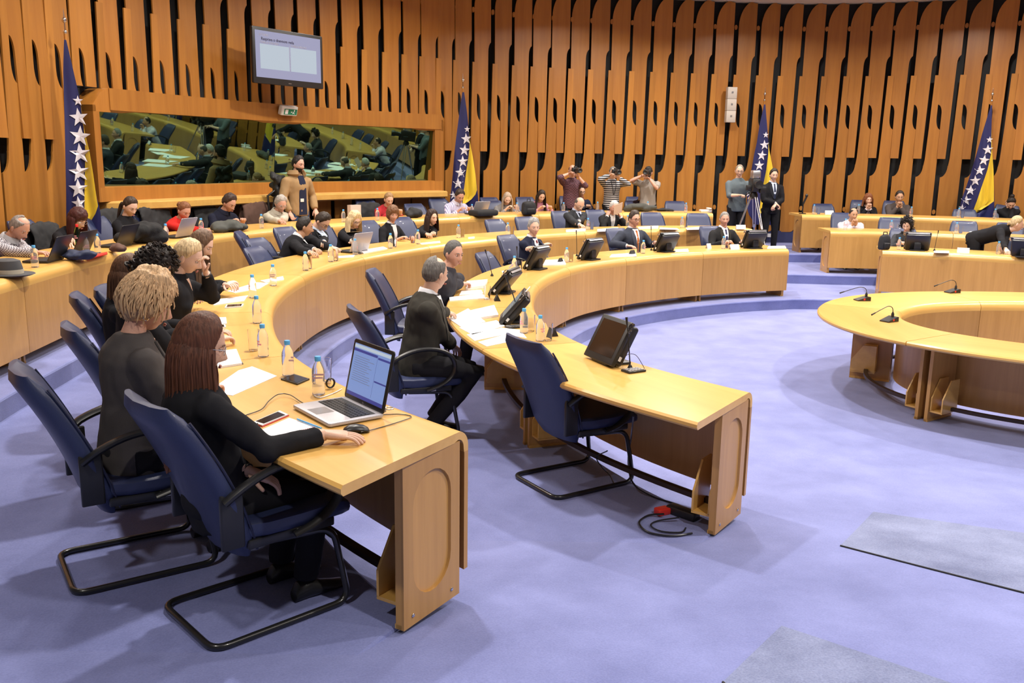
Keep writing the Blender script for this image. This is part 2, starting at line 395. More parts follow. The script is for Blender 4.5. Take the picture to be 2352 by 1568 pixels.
e2 = [(-.85, 2.6)]+joined(edge_from(R2, [(0, -.3), (1.8, -.05), (3.5, .25), (20, .33)], E2), edge_from(Q2, [(0, .33), (10, .33)]))+[(11.2, 9.5)]
e3 = [(-3.0, 2.4)]+joined(edge_from(R3, [(0, .3), (20, .33)]), edge_from(Q3, [(0, .33), (10, .33)]))+[(12.7, 11)]
platform('trim_1', e1, LV[1]); platform('trim_2', e2, LV[2]); platform('trim_3', e3, LV[3])

# carpet hatches let into the arena floor (slightly different pile, dark joint)
def hatch(pix, label):
    P = [at(x, y, 0.16) for x, y in pix]
    P = [Vector((p.x, p.y, rs(p.y)+0.003)) for p in P]
    # follow the ramp: re-project onto ramp height
    Q = []
    for (x, y) in pix:
        z = 0.1
        for _ in range(12): z = rs(at(x, y, z).y)
        q = at(x, y, z); Q.append(q)
    cx = sum((q for q in Q), Vector())/len(Q)
    m = MB().mat('patch'); n = 10
    def bil(u, v):
        a = Q[0].lerp(Q[1], u); b = Q[3].lerp(Q[2], u); p = a.lerp(b, v); return (p.x, p.y, rs(p.y)+0.004)
    m.grid([[bil(i/n, j/n) for i in range(n+1)] for j in range(n+1)])
    o = m.build('floor_hatch'); tag(o, label, 'floor hatch')
    m2 = MB().mat('blackm')
    edge = [bil(i/n, 1) for i in range(n+1)]
    m2.tube(edge, 0.005, 6); m2.build('joint_line', o)
hatch([(2006, 1176), (2500, 1245), (2500, 1400), (1930, 1254)], 'worn rectangular carpet hatch in the arena floor right of the empty chair')
hatch([(1795, 1438), (2200, 1575), (1900, 1800), (1660, 1568)], 'worn carpet hatch at the bottom edge of the photo')

# ------------------------------------------------------------------ ceiling and walls
m = MB().mat('ceil'); m.box(-9, 17, -4, 23, CEIL, CEIL+0.1); o = m.build('ceiling', smooth=False); tag(o, kind='structure')
for lo, x, y, z, size in LAMPS:  # the added wall-wash lamps get the same fixture as the rest
    mm = MB().mat('white'); mm.lathe([(size/2+.05, z+.02), (size/2+.06, CEIL-.001), (size/2+.01, CEIL-.001), (size/2+.01, z+.02)], 28)
    f = mm.build('ceiling_light'); f.location = (x, y, 0); tag(f, 'round white downlight recessed in the ceiling above the hall, out of frame', 'ceiling light', 'ceiling downlights')
wb = MB().mat('dark')
N = 160; rows = []
for i in range(N+1):
    t = WALL.L*i/N; p = WALL.off(t, -0.17); rows.append([(p.x, p.y, -0.05), (p.x, p.y, CEIL)])
wb.grid(rows); wall = wb.build('wall_back', recalc=False); tag(wall, kind='structure')
wb = MB().mat('plinth'); rows = []
for i in range(N+1):
    t = WALL.L*i/N; a = WALL.off(t, -0.16); b = WALL.off(t, -0.02)
    rows.append([(a.x, a.y, LV[3]+.26), (b.x, b.y, LV[3]+.26), (b.x, b.y, LV[3]-.02)])
wb.grid(rows); o = wb.build('baseboard_back'); tag(o, kind='structure')

def clip(poly, z0, z1):
    def half(P, f, cut):
        out = []
        for i in range(len(P)):
            a, b = P[i], P[(i+1) % len(P)]; fa, fb = f(a), f(b)
            if fa: out.append(a)
            if fa != fb:
                k = (cut-a[1])/(b[1]-a[1]); out.append((a[0]+(b[0]-a[0])*k, cut))
        return out
    P = half(poly, lambda p: p[1] >= z0, z0)
    return half(P, lambda p: p[1] <= z1, z1) if P else P
def arc(cx, cz, rx, rz, a0, a1, n=8):
    return [(cx+rx*math.cos(math.radians(a0+(a1-a0)*k/n)), cz+rz*math.sin(math.radians(a0+(a1-a0)*k/n))) for k in range(n+1)]
PIT = 0.467
# outlines in (u along the wall, z)
upper = ([(.14, 2.36), (.30, 2.36), (.325, 4.28)] + arc(.375, 4.28, -.05, .10, 0, 90)[1:][0:0] + [(.33, 4.34), (.345, 4.40), (.37, 4.44), (.39, 4.46), (.39, CEIL-.02), (.33, CEIL-.02)]
         + arc(.33, 5.05, -.33, .52, 80, 0) + [(0, 3.47)] + arc(.055, 3.28, .082, .19, 88, 0) + [(.137, 3.2)])
lower = ([(-.235, .72), (-.02, .72)] + arc(-.02, 1.10, .165, .38, -75, 0) + [(.145, 2.96)] + arc(.145, 3.20, .095, .24, 270, 180)[1:] + [(.055, 4.06), (-.06, 4.06), (-.075, 3.0), (-.09, 2.36), (-.105, 2.22)]
         + arc(-.235, 2.22, .125, .24, 0, -90) + [])
px_anchor = [(30,83.4),(103,102),(172,110),(250,122.6),(300,131),(363,141),(418,150),(476,157),(530,165),(788,192),(836,197),(886,201),(936,205),(983,207),(1039,213),(1086,217),(1131,221),(1175,223),(1221,225),(1265,226.5),(1310,228),(1357,229),(1403,231),(1450,232),(1500,234),(1545,235),(1592,237),(1638,237),(1687,239),(1735,240.5),(1785,242),(1836,242.5),(1886,242.5),(1937,243),(1990,242.5),(2041,243),(2095,242.5),(2149,242.5),(2206,242),(2265,242),(2322,241)]
anch = sorted(WALL.near(at(x, y, 3.45)) for x, y in px_anchor)
# fill the stretch behind the television and run on at the same pitch to both ends
full = [anch[0]]
for a in anch[1:]:
    k = max(1, round((a-full[-1])/PIT)); b = full[-1]
    for j in range(1, k+1): full.append(b+(a-b)*j/k)
while full[0] > PIT+.3: full.insert(0, full[0]-PIT)
while full[-1] < WALL.L-.6 and len(full) < 82: full.append(full[-1]+PIT)
sm = full[:]
for _ in range(2): sm = [sm[0]]+[(sm[i-1]+2*sm[i]+sm[i+1])/4 for i in range(1, len(sm)-1)]+[sm[-1]]
def wall_s(px, py=300):
    a = at(px, py, CAM_H+1.0) if at(px, py, CAM_H+1.0).y > 0 else at(px, py, CAM_H-1.0); r_ = Vector((a.x, a.y))/a.y
    for i in range(1200):
        q = r_*(5+i*.015); t = WALL.near(q)
        if (q-WALL.p(t)).dot(WALL.nor(t)) < .02: return t
S_B0 = wall_s(190, 240); S_B1 = wall_s(1008, 290)
def board(poly, s, d0, d1, zlo, zhi, mat, name):
    if len(poly) < 3: return
    p0 = WALL.off(s, 0); tn = WALL.tan(s+0.12)
    bm = bmesh.new()
    def dep(z): return d0+(d1-d0)*(z-zlo)/(zhi-zlo)
    nn = Vector((tn.y, -tn.x)); v1 = []; v2 = []
    # local frame: x along the wall, y away from the arena, z up
    for u, z in poly:
        d = dep(z); v1.append(bm.verts.new((u, -d, z))); v2.append(bm.verts.new((u, -d+.022, z)))
    f1 = bm.faces.new(v1); f2 = bm.faces.new(v2[::-1])
    for i in range(len(poly)):
        j = (i+1) % len(poly); bm.faces.new((v1[j], v1[i], v2[i], v2[j]))
    bmesh.ops.triangulate(bm, faces=[f1, f2]); bmesh.ops.recalc_face_normals(bm, faces=bm.faces)
    me = bpy.data.meshes.new(name); bm.to_mesh(me); bm.free(); me.materials.append(M[mat])
    o = bpy.data.objects.new(name, me); C.objects.link(o); o.parent = wall
    o.location = (p0.x, p0.y, 0); o.rotation_euler = (0, 0, math.atan2(tn.y, tn.x)); return o
for i, s in enumerate(sm):
    inb = S_B0-.15 < s < S_B1-.05
    lo = 3.02 if inb else 0
    board(clip(upper, lo, CEIL), s, .035, -.01, 2.36, CEIL, 'wall1', 'upper_board')
    if inb:
        board(clip(lower, 3.02, 5), s, -.012, .032, .7, 4.06, 'wall2', 'lower_board')
        board(clip(lower, .7, 1.50), s, -.012, .032, .7, 4.06, 'wall2', 'lower_board')
    else: board(lower, s, -.012, .032, .7, 4.06, 'wall2', 'lower_board')
pg = MB().mat('wall1')
for i, s in enumerate(sm):
    for z, u in ((5.03, .43), (1.25, .19)):
        if z < 2 and S_B0-.15 < s < S_B1-.05: continue
        p = WALL.off(min(s+u, WALL.L), -.03); tn = WALL.tan(s)
        T = frame((p.x, p.y, z), (tn.x, tn.y, 0), (0, 0, 1))
        pg.lathe([(.0, .0), (.034, .0), (.034, .03), (.0, .03)], 12, T @ Matrix.Scale(1.5, 4, (0, 1, 0)))
o = pg.build('spacer_pegs', wall, smooth=False)

# ------------------------------------------------------------------ interpreters' booth window set into the wall
def along(s, d, z):
    p = WALL.off(s, d); return (p.x, p.y, z)
booth = empty('window_1', along((S_B0+S_B1)/2, 0, 1.6)); tag(booth, kind='structure')
bx0 = Vector(booth.location)
def wsweep(name, sect, s0, s1, mat, n=40, parent=booth):
    """sweep a closed (d, z) section along the wall curve"""
    m = MB().mat(mat); rows = []
    for i in range(n+1):
        s = s0+(s1-s0)*i/n; rows.append([Vector(along(s, d, z))-bx0 for d, z in sect])
    m.grid(rows, True, True); return m.build(name, parent, smooth=30)
GZ0, GZ1, FZ0, FZ1 = 1.79, 2.72, 1.60, 3.02
wsweep('window_frame', [(.10, FZ1-.02), (.13, FZ1), (.13, GZ1+.03), (.10, GZ1), (-.16, GZ1), (-.16, FZ1)], S_B0+.32, S_B1-.05, 'wall1')
wsweep('window_frame', [(.12, FZ0), (.12, GZ0-.01), (.09, GZ0), (-.16, GZ0), (-.16, FZ0)], S_B0+.05, S_B1-.01, 'wall1')
for s0, s1, z1 in ((S_B0+.02, S_B0+.13, 2.80), (S_B1-.20, S_B1, 2.93)):
    wsweep('window_frame', [(.12, FZ0), (.12, z1), (-.16, z1), (-.16, FZ0)], s0, s1, 'wall1', 4)
mm = MB().mat('wall1')   # chamfered upper left corner
rows = []
for k in range(7):
    s = S_B0+.02+.31*k/6; z1 = 2.80+(3.02-2.80)*math.sin(k/6*PI/2)
    rows.append([Vector(along(s, d, z))-bx0 for d, z in ((.12, GZ1), (.12, z1), (-.16, z1), (-.16, GZ1))])
mm.grid(rows, True, True); mm.build('window_frame', booth, smooth=30)
mm = MB().mat('wall1'); rows = []
for k in range(6):
    s = S_B1-.06+.06*k/5; z1 = 3.02-.10*(1-math.cos(k/5*PI/2))
    rows.append([Vector(along(s, d, z))-bx0 for d, z in ((.12, GZ1), (.12, z1), (-.16, z1), (-.16, GZ1))])
mm.grid(rows, True, True); mm.build('window_frame', booth, smooth=30)
# flat panes, each its own plane like real glazing, joined at a butt joint
gs0, gs1 = S_B0+.12, S_B1-.19; ncut = 2
for k in range(ncut):
    a = along(gs0+(gs1-gs0)*k/ncut, .02, 0); b = along(gs0+(gs1-gs0)*(k+1)/ncut, .02, 0)
    m = MB().mat('mirror'); A = Vector(a)-bx0; B = Vector(b)-bx0; A.z = B.z = 0
    d = (B-A).normalized(); nn = Vector((d.y, -d.x, 0))*.012
    m.grid([[A-nn*5+Vector((0, 0, GZ0-.02-bx0.z)), A+nn*3+Vector((0, 0, GZ1+.02-bx0.z))], [B-nn*5+Vector((0, 0, GZ0-.02-bx0.z)), B+nn*3+Vector((0, 0, GZ1+.02-bx0.z))]])
    m.build('pane', booth, smooth=False)
def sill_rows():
    rows = []; n = 50
    for i in range(n+1):
        s = S_B0+.16+(S_B1-S_B0-.14)*i/n
        u = i/n*(S_B1-S_B0-.14); w = min(1, (u/.9)**.5) if u < .9 else 1.0
        e = (S_B1-S_B0-.14)-u
        if e < .1: w = (max(0.0, 1-(1-e/.1)**2))**.5
        D = .10+.32*w
        rows.append([Vector(along(s, d, z))-bx0 for d, z in ((-.1, 1.61), (D-.03, 1.60), (D, 1.58), (D, 1.50), (D-.03, 1.48), (-.1, 1.48))])
    return rows
m = MB().mat('desk'); m.grid(sill_rows(), True, True); m.build('window_sill', booth, smooth=40)
wsweep('booth_ceiling', [(-.16, FZ1), (-.9, FZ1), (-.9, FZ1+.03), (-.16, FZ1+.03)], S_B0+.1, S_B1-.1, 'dark', 20)

# ------------------------------------------------------------------ desks
W = 0.81; HT = 0.75; D0 = 0.055
def desk_unit(cv, s0, s1, L, label, group, skew=0, name='curved_desk', end0=False, end1=False, g=.003, holders=True, cat='desk', near=False, far_open=True):
    s0 += g; s1 -= g; sc = (s0+s1)/2; o0 = cv.off(sc, -W/2); tn = cv.tan(sc)
    root = empty(name, (o0.x, o0.y, L), math.atan2(tn.y, tn.x))
    tag(root, label, cat, group)
    Ti = Matrix.Rotation(-math.atan2(tn.y, tn.x), 4, 'Z') @ Matrix.Translation((-o0.x, -o0.y, 0))
    n = max(6, int((s1-s0)/(.06 if near else .14)))
    def sweep(sect, a, b, k):
        rows = []
        for i in range(k+1):
            s = a+(b-a)*i/k; kq = skew*(1-(s-s0)/(s1-s0)); rows.append([Ti @ Vector((*cv.off(s-kq*d/W, -(d-D0)), z)) for d, z in sect])
        return rows
    r = .075; th = .042
    def arcp(rr, zc, n_=7): return [(r-rr*math.sin(PI/2*k/n_), zc+rr*math.cos(PI/2*k/n_)) for k in range(n_+1)]
    top = [(W-.012, HT-th), (W, HT-th/2-.008), (W, HT-.012), (W-.012, HT)] + arcp(r, HT-r) + [(0, HT-.10), (.03, HT-.10)] + arcp(r-th*.8, HT-r)[::-1] + [(r+.03, HT-th)]
    m = MB().mat('desk'); m.grid(sweep(top, s0, s1, n), True, True); m.build('tabletop', root, smooth=40)
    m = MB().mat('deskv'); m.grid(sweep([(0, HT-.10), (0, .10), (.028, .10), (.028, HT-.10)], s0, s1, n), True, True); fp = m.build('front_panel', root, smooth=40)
    fp['label'] = 'front panel with upright grain'
    # end panels / trestle legs
    for e, (sp, sg, isend) in enumerate(((s0, 1, end0), (s1, -1, end1))):
        off = .014 if isend else .02
        c = cv.off(sp+sg*off, D0); t2 = cv.tan(sp+sg*off); n2 = Vector((t2.y, -t2.x))
        if e == 0 and skew: n2 = (n2+t2*skew/W).normalized(); t2 = Vector((-n2.y, n2.x))
        # local: x = from front to back (outward), y = along, z up
        T = Ti @ Matrix(((-n2.x, t2.x*sg, 0, c.x), (-n2.y, t2.y*sg, 0, c.y), (0, 0, 1, 0), (0, 0, 0, 1)))
        x0, x1 = (.065, .46)
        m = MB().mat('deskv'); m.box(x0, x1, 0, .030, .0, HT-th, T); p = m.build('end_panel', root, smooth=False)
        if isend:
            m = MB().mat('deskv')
            # face plate with a stadium recess
            ol = [(x0, 0), (x1, 0), (x1, HT-th), (x0, HT-th)]
            hx0, hx1, hz0, hz1 = x0+.065, x1-.065, .10, HT-th-.07; hr = (hx1-hx0)/2
            hole = []
            for k in range(12): a = PI*k/11; hole.append(((hx0+hx1)/2+hr*math.cos(a), hz1-hr+hr*math.sin(a)))
            for k in range(12): a = PI+PI*k/11; hole.append(((hx0+hx1)/2+hr*math.cos(a), hz0+hr+hr*math.sin(a)))
            out_ = []
            for (hx, hz) in hole:
                dx, dz = hx-(hx0+hx1)/2, hz-(hz0+hz1)/2
                k = min(((x1-x0)/2)/max(abs(dx), 1e-6), ((HT-th)/2)/max(abs(dz), 1e-6))
                out_.append(((x0+x1)/2+dx*k, (HT-th)/2+dz*k))
            # snap nearest samples to the corners
            for cxx, czz in ol:
                j = min(range(len(out_)), key=lambda q: (out_[q][0]-cxx)**2+(out_[q][1]-czz)**2); out_[j] = (cxx, czz)
            rows = [[(x, -.012, z) for x, z in out_], [(x, -.012, z) for x, z in hole], [(x*1.0+((hx0+hx1)/2-x)*.03, .0, z) for x, z in hole]]
            rows = [[(x, 0, z) for x, z in out_]]+rows
            m.grid(rows, True, False, T); fpz = m.build('oval_recess_panel', p, smooth=30)
            for bx in (x0+.06, x1-.06):
                m = MB().mat('chrome'); m.ball((bx, -.014, .045), .009, .005, .009, 10, T); m.build('bolt_head', p)
        # feet
        m = MB().mat('desk'); m.box(x0, x1, 0, .035, 0, .02, T); m.build('foot', root, smooth=False)
        if holders:
            m = MB().mat('desk')
            def plate(y):
                pts = [(x1-.02, .10), (x1-.02, .22), (x1-.13, .38), (x1-.26, .38), (x1-.26, .10)]
                bmv = [(x, y+a, z) for a in (0, .012) for x, z in pts]; k = 5
                m.add(bmv, [tuple(range(k))[::-1], tuple(range(k, 2*k))]+[(i, (i+1) % k, k+(i+1) % k, k+i) for i in range(k)], T)
            plate(.035); plate(.135); m.box(x1-.26, x1-.02, .035, .147, .09, .105, T)
            m.build('document_holder', root, smooth=False)
    m = MB().mat('coatbrown'); m.grid(sweep([(.27, .105), (.31, .105), (.31, .135), (.27, .135)], s0+.09, s1-.09, n), True, True); m.build('foot_rail', root, smooth=30)
    return root
def row_desks(cv, cuts, L, labels, group, skew=0, **kw):
    out = []
    for i in range(len(cuts)-1):
        out.append(desk_unit(cv, cuts[i], cuts[i+1], L, labels[i], group, skew=(skew if i == 0 else 0), end0=(i == 0), end1=(i == len(cuts)-2), **kw))
    return out
def cuts_px(cv, L, pts, ends=(True, True)):
    c = [cv.near(at(x, y, L+HT)) for x, y in pts]
    return ([0.0] if ends[0] else [])+c+([cv.L] if ends[1] else [])
c1 = cuts_px(R1, LV[1], [(1319, 786)]); a0, a1_ = c1[1], R1.near(at(1281.6, 613, .91))
E1 = R1.near((1.38, 5.06)); E2 = R2.near((-.235, 3.69))
c1 = [E1, a0, a0+(a1_-a0)/3, a0+2*(a1_-a0)/3, a1_, R1.near(at(1430.8, 592.4, .91)), R1.near(at(1608.6, 577, .91)), R1.L]
row_desks(R1, c1, LV[1], ['front row desk unit at the near end, carrying the lone dark monitor',
  'front row desk unit strewn with papers in front of the man in the dark suit', 'front row desk unit between the two men talking and the next monitor',
  'front row desk unit in the bend, beside the empty chair', 'front row desk unit in front of the man with folded arms', 'front row desk unit in front of the man with the orange tie',
  'front row desk unit at the far end, before the man with the dark blue tie'], 'front row desk units', skew=.2)
s_a = R2.near(at(640, 817, 1.07)); s_b = R2.near(at(618, 717, 1.07)); s_c = R2.near(at(678, 633, 1.07)); s_d = R2.near(at(815, 588, 1.07)); s_e = R2.near(at(969, 563, 1.07)); s_f = R2.near(at(1143, 546, 1.07)); s_g = R2.near(at(1329, 531, 1.07)); s_h = R2.near(at(1523, 526, 1.07))
row_desks(R2, [E2, s_a, s_b, s_c, s_d, s_e, s_f, s_g, s_h, R2.L], LV[2], ['second row desk unit at the near end, carrying the open laptop', 'second row desk unit in front of the short haired blonde woman',
  'second row desk unit in front of the woman with the pale ponytail', 'second row desk unit before the two empty chairs and the leaning man', 'second row desk unit in front of the blonde woman in glasses with a laptop',
  'second row desk unit before the woman with shoulder length dark hair', 'second row desk unit before the two empty chairs side by side', 'second row desk unit in front of the balding man in glasses', 'second row desk unit at the far end with the white name card'], 'second row desk units', skew=.2)
k3 = 10; cu3 = [R3.L*i/k3 for i in range(k3+1)]; s0_ = R3.near(at(34, 632, 1.23)); cu3 = [0, s0_/2, s0_]+[s0_+(R3.L-s0_)*i/8 for i in range(1, 9)]
tail3 = ['left of the photo edge', 'with the grey hat on it', 'before the man in the checked shirt and the woman in black', 'below the black handbag', 'before the woman in the red jumper', 'before the grey haired man in the beige jumper', 'before the woman in the dark red cardigan',
         'before the man in the pale striped shirt', 'before the woman in pink', 'at its far end, with the white telephone']
row_desks(R3, cu3, LV[3], ['third row desk unit '+t for t in tail3], 'third row desk units')
for cv, L, cn, nm, pos in ((Q1, LV[1], 3, 'front', ['at the aisle, with the black backpack', 'in its middle beside the white name card', 'beyond the right edge']), (Q2, LV[2], 3, 'second', ['at the aisle, before the man in the white shirt', 'behind the standing blonde woman', 'beyond the right edge']), (Q3, LV[3], 3, 'third', ['at the aisle below the dark microphone stand', 'below the seated man in the grey jacket', 'beyond the right edge'])):
    row_desks(cv, [0, 2.05 if cn == 3 else 2, 4.1, cv.L], L, ['%s row desk, right block, %s' % (nm, p) for p in pos], nm+' row desks of the right block')
# central ring table
ringo = catmull([(5.5,6.12),(4.7,6.40),(3.99,6.80),(3.5,7.24),(3.15,7.78),(3.02,8.38),(3.09,8.98),(3.38,9.60),(3.88,10.14),(4.6,10.50),(5.4,10.64),(6.3,10.62),(7.3,10.4),(8.2,9.85),(8.75,9.0),(8.8,8.1),(8.45,7.2),(7.7,6.45),(6.6,6.08),(5.5,6.12)], 0.06)
for _ in range(30):
    q = np.vstack([ringo[-2], ringo, ringo[1]]); ringo = (q[:-2]+2*q[1:-1]+q[2:])/4
d = np.roll(ringo, -1, 0)-np.roll(ringo, 1, 0); d[0] = d[-1] = ringo[1]-ringo[-2]; d /= np.linalg.norm(d, axis=1)[:, None]
RING = Curve(ringo+np.c_[d[:, 1], -d[:, 0]]*(W-.055), raw=True)
sr = [RING.near((4.03, 7.94)), RING.near((3.80, 9.2))]; st = sr[1]-sr[0]
nu = round((RING.L)/st); 
cuts = [sr[0], sr[1]]
rest = RING.L-st; cuts = [sr[0], sr[1]]; kk = 7
lst = ['left end of the ring table, under two gooseneck microphones']
cutsf = [sr[1]+rest*i/kk for i in range(kk+1)]
rl = ['ring table unit at the left end under the nearer gooseneck microphone']+['ring table unit on the far side, under the far microphone', 'ring table unit on the far side near the right edge', 'ring table unit beyond the right edge, far side', 'ring table unit at the far right end', 'ring table unit beyond the right edge, near side', 'ring table unit on the near side, cut by the frame', 'ring table unit on the near side with the open shelf pockets']
class Wrap:
    def __init__(s, c): s.c = c; s.L = c.L
    def m(s, t): return t % s.L
    def off(s, t, d): return s.c.p(s.m(t))+s.nor(t)*d
    def tan(s, t):
        a = s.c.p(s.m(t-.1)); b = s.c.p(s.m(t+.1)); return (b-a).normalized()
    def nor(s, t): d = s.tan(t); return Vector((d.y, -d.x))
WR = Wrap(RING)
desk_unit(WR, sr[0], sr[1], 0, rl[0], 'ring table units', near=True)
for i in range(kk): desk_unit(WR, cutsf[i], cutsf[i+1], 0, rl[1+i], 'ring table units', near=True)

# ------------------------------------------------------------------ chairs
def make_chair():
    """faces +Y, origin on the floor under the seat"""
    root = empty('conference_chair')
    # seat cushion
    m = MB().mat('leather'); rows = []
    for y, z0, z1, wd in ((-.20, .42, .475, .20), (-.19, .405, .49, .225), (-.10, .40, .485, .24), (.05, .40, .485, .245), (.17, .40, .49, .245), (.24, .40, .485, .24), (.275, .405, .465, .23), (.285, .42, .445, .22)):
        r_ = (z1-z0)/2; zc = (z0+z1)/2; row = []
        for k in range(20):
            a = 2*PI*k/20; ca, sa = math.cos(a), math.sin(a)
            row.append((wd*(abs(ca)**.28)*(1 if ca > 0 else -1), y, zc+r_*(abs(sa)**.6)*(1 if sa > 0 else -1)+(.008*ca*ca if sa > 0 else 0)))
        rows.append(row)
    m.grid(rows, True, True); m.build('seat', root)
    m = MB().mat('black'); m.box(-.20, .20, -.17, .22, .375, .405, r=.03); m.box(-.235, -.205, -.19, .20, .375, .415, r=.01); m.box(.205, .235, -.19, .20, .375, .415, r=.01); m.build('seat_shell', root)
    # backrest: curved upholstered shell with rolled head edge
    def spine(t):   # t 0..1 bottom to top ; returns centre y,z
        return (-.205-.20*t-.09*t*t+.012*math.sin(PI*t), .33+.66*t)
    m = MB().mat('leather'); rows = []
    for i in range(15):
        t = i/14; y, z = spine(t); wd = .215+.03*math.sin(PI*min(1, t*1.05))**.8; th = .052
        if t < .12: th = .02+.032*t/.12; wd *= .86+.14*t/.12
        if t > .86: k = (t-.86)/.14; th = .054*math.sqrt(max(.05, 1-k*k*.92)); wd -= .022*k*k
        row = []
        for k in range(24):
            a = 2*PI*k/24; ca, sa = math.cos(a), math.sin(a)
            x = wd*(abs(ca)**.35)*(1 if ca > 0 else -1)
            yy = y+th*(abs(sa)**.75)*(1 if sa > 0 else -1)+.035*(x/wd)**2
            if .5 < t < .54 and sa > 0: yy -= .006
            row.append((x, yy, z))
        rows.append(row)
    m.grid(rows, True, True); m.build('backrest', root)
    for sx in (-1, 1):
        m = MB().mat('piping'); pts = []
        for i in range(13):
            t = .05+.93*i/13; y, z = spine(t); wd = .215+.03*math.sin(PI*min(1, t*1.05))**.8
            pts.append((sx*(wd*.965-(.02 if t > .93 else 0)), y+.068-(.02 if t > .93 else 0), z))
        m.tube(pts, .0055, 6); m.build('piping', root)
    # arms
    for sx in (-1, 1):
        m = MB().mat('black'); x = sx*.265
        pts = [(x-sx*.02, -.285, .60), (x, -.22, .65), (x, -.12, .69), (x, -.02, .705), (x, .08, .695), (x, .16, .66), (x, .205, .60), (x, .205, .53), (x, .165, .47), (x, .09, .425), (x-sx*.01, .0, .395)]
        pts = [tuple(p) for p in catmull(pts, .03)]
        rs_ = [.027 if i < len(pts)*.5 else .027-.009*(i-len(pts)*.5)/(len(pts)*.5) for i in range(len(pts))]
        m.tube(pts, rs_, 10, flat=.62, up=(0, 0, 1)); m.box(x-sx*.035-.012, x-sx*.035+.012, -.30, -.205, .40, .63, r=.008)
        m.build('armrest', root)
    # cantilever sled frame
    def rounded(P, r=.07, n=5):
        out = [Vector(P[0])]
        for i in range(1, len(P)-1):
            a, b, c = Vector(P[i-1]), Vector(P[i]), Vector(P[i+1]); u = (a-b).normalized(); v = (c-b).normalized()
            p0, p1 = b+u*r, b+v*r
            for k in range(n+1):
                t = k/n; out.append(p0*(1-t)**2+b*2*t*(1-t)+p1*t*t)
        out.append(Vector(P[-1])); return out
    P = [(-.19, -.12, .375), (-.215, .20, .36), (-.235, .26, .016), (-.245, -.36, .016), (.245, -.36, .016), (.235, .26, .016), (.215, .20, .36), (.19, -.12, .375)]
    m = MB().mat('tube'); m.tube(rounded(P), .0145, 10); m.build('sled_frame', root)
    m = MB().mat('white'); m.box(.236, .2385, .02, .075, .382, .41, r=0); o = m.build('sticker', root, smooth=False); o['label'] = 'small white sticker'
    return root
CH = make_chair(); first_chair = [True]
def chair(xy, ang, L, label, group='navy leather conference chairs'):
    cs = min(((R1, R2, R3, Q1, Q2, Q3)), key=lambda c: (c.p(c.near(xy))-Vector((xy[0], xy[1]))).length)

    o = CH if first_chair[0] else copy_tree(CH); first_chair[0] = False
    o.location = (xy[0], xy[1], L); o.rotation_euler = (0, 0, ang); tag(o, label, 'chair', group); return o
def face(cv, xy):
    """heading angle (for +Y forward) towards the arena at the nearest point of a row"""
    n = cv.nor(cv.near(xy)); return math.atan2(-n.x, n.y)
def row_point(px, py, cv, off, dmin=2.0):
    """where the sight line of a pixel passes `off` metres behind the arena edge of a row: plan point and height"""
    best = None; up = at(px, py, CAM_H+1.0); dn = at(px, py, CAM_H-1.0); a, sg = (up, 1.0) if up.y > 0 else (dn, -1.0)
    r_ = Vector((a.x, a.y))/a.y
    for k in range(420):
        D = dmin+k*.05; p = r_*D; t = cv.near(p); o = -(p-cv.p(t)).dot(cv.nor(t))
        e = abs(o-off)+(0 if 0.05 < t < cv.L-.02 else .3)
        if best is None or e < best[0]: best = (e, p.copy(), CAM_H+sg*D/a.y)
    return best
def chair_px(px, py, cv, L, label, turn=0, back=.49, off=1.20, dmin=6.0):
    """empty chair: the pixel is the middle of its head edge, which stands `off` behind the arena edge of its row"""
    e, p, z = row_point(px, py, cv, off, dmin); a = face(cv, p)+turn
    q = p+Vector((-math.sin(a), math.cos(a)))*back
    o = chair(q, a, L, label); o.scale = (1, 1, max(.84, min(1.1, (z-L)/.985))); return o

# ------------------------------------------------------------------ people
from mathutils import noise as mnoise
SK = {}
def skin(c):
    k = 'skin_%02d%02d%02d' % tuple(int(x*99) for x in c)
    if k not in M:
        M[k] = plain(k, c, 0.5, bump=0.0); M[k].node_tree.nodes['Principled BSDF'].inputs['Subsurface Weight'].default_value = 0.0
    return k
def cloth(c, rough=0.9, sheen=0.0):
    k = 'cloth_%02d%02d%02d' % tuple(int(x*99) for x in c)
    if k not in M: M[k] = plain(k, c, rough, sheen=sheen, bump=0.1, bscale=350, spec=.12)
    return k
def hairm(c):
    k = 'hair_%02d%02d%02d' % tuple(int(x*99) for x in c)
    if k not in M: M[k] = hair_mat(k, tuple(x*.6 for x in c), tuple(min(1, x*1.25) for x in c))
    return k
M['eyewhite'] = plain('eye_white', (.62, .58, .55), .3); M['iris'] = plain('iris', (.03, .02, .015), .3); M['lip'] = plain('lip', (.45, .16, .13), .5)
FAIR = (.68, .42, .30); TAN = (.52, .30, .19); PALE = (.74, .49, .38); RUDDY = (.60, .33, .24)

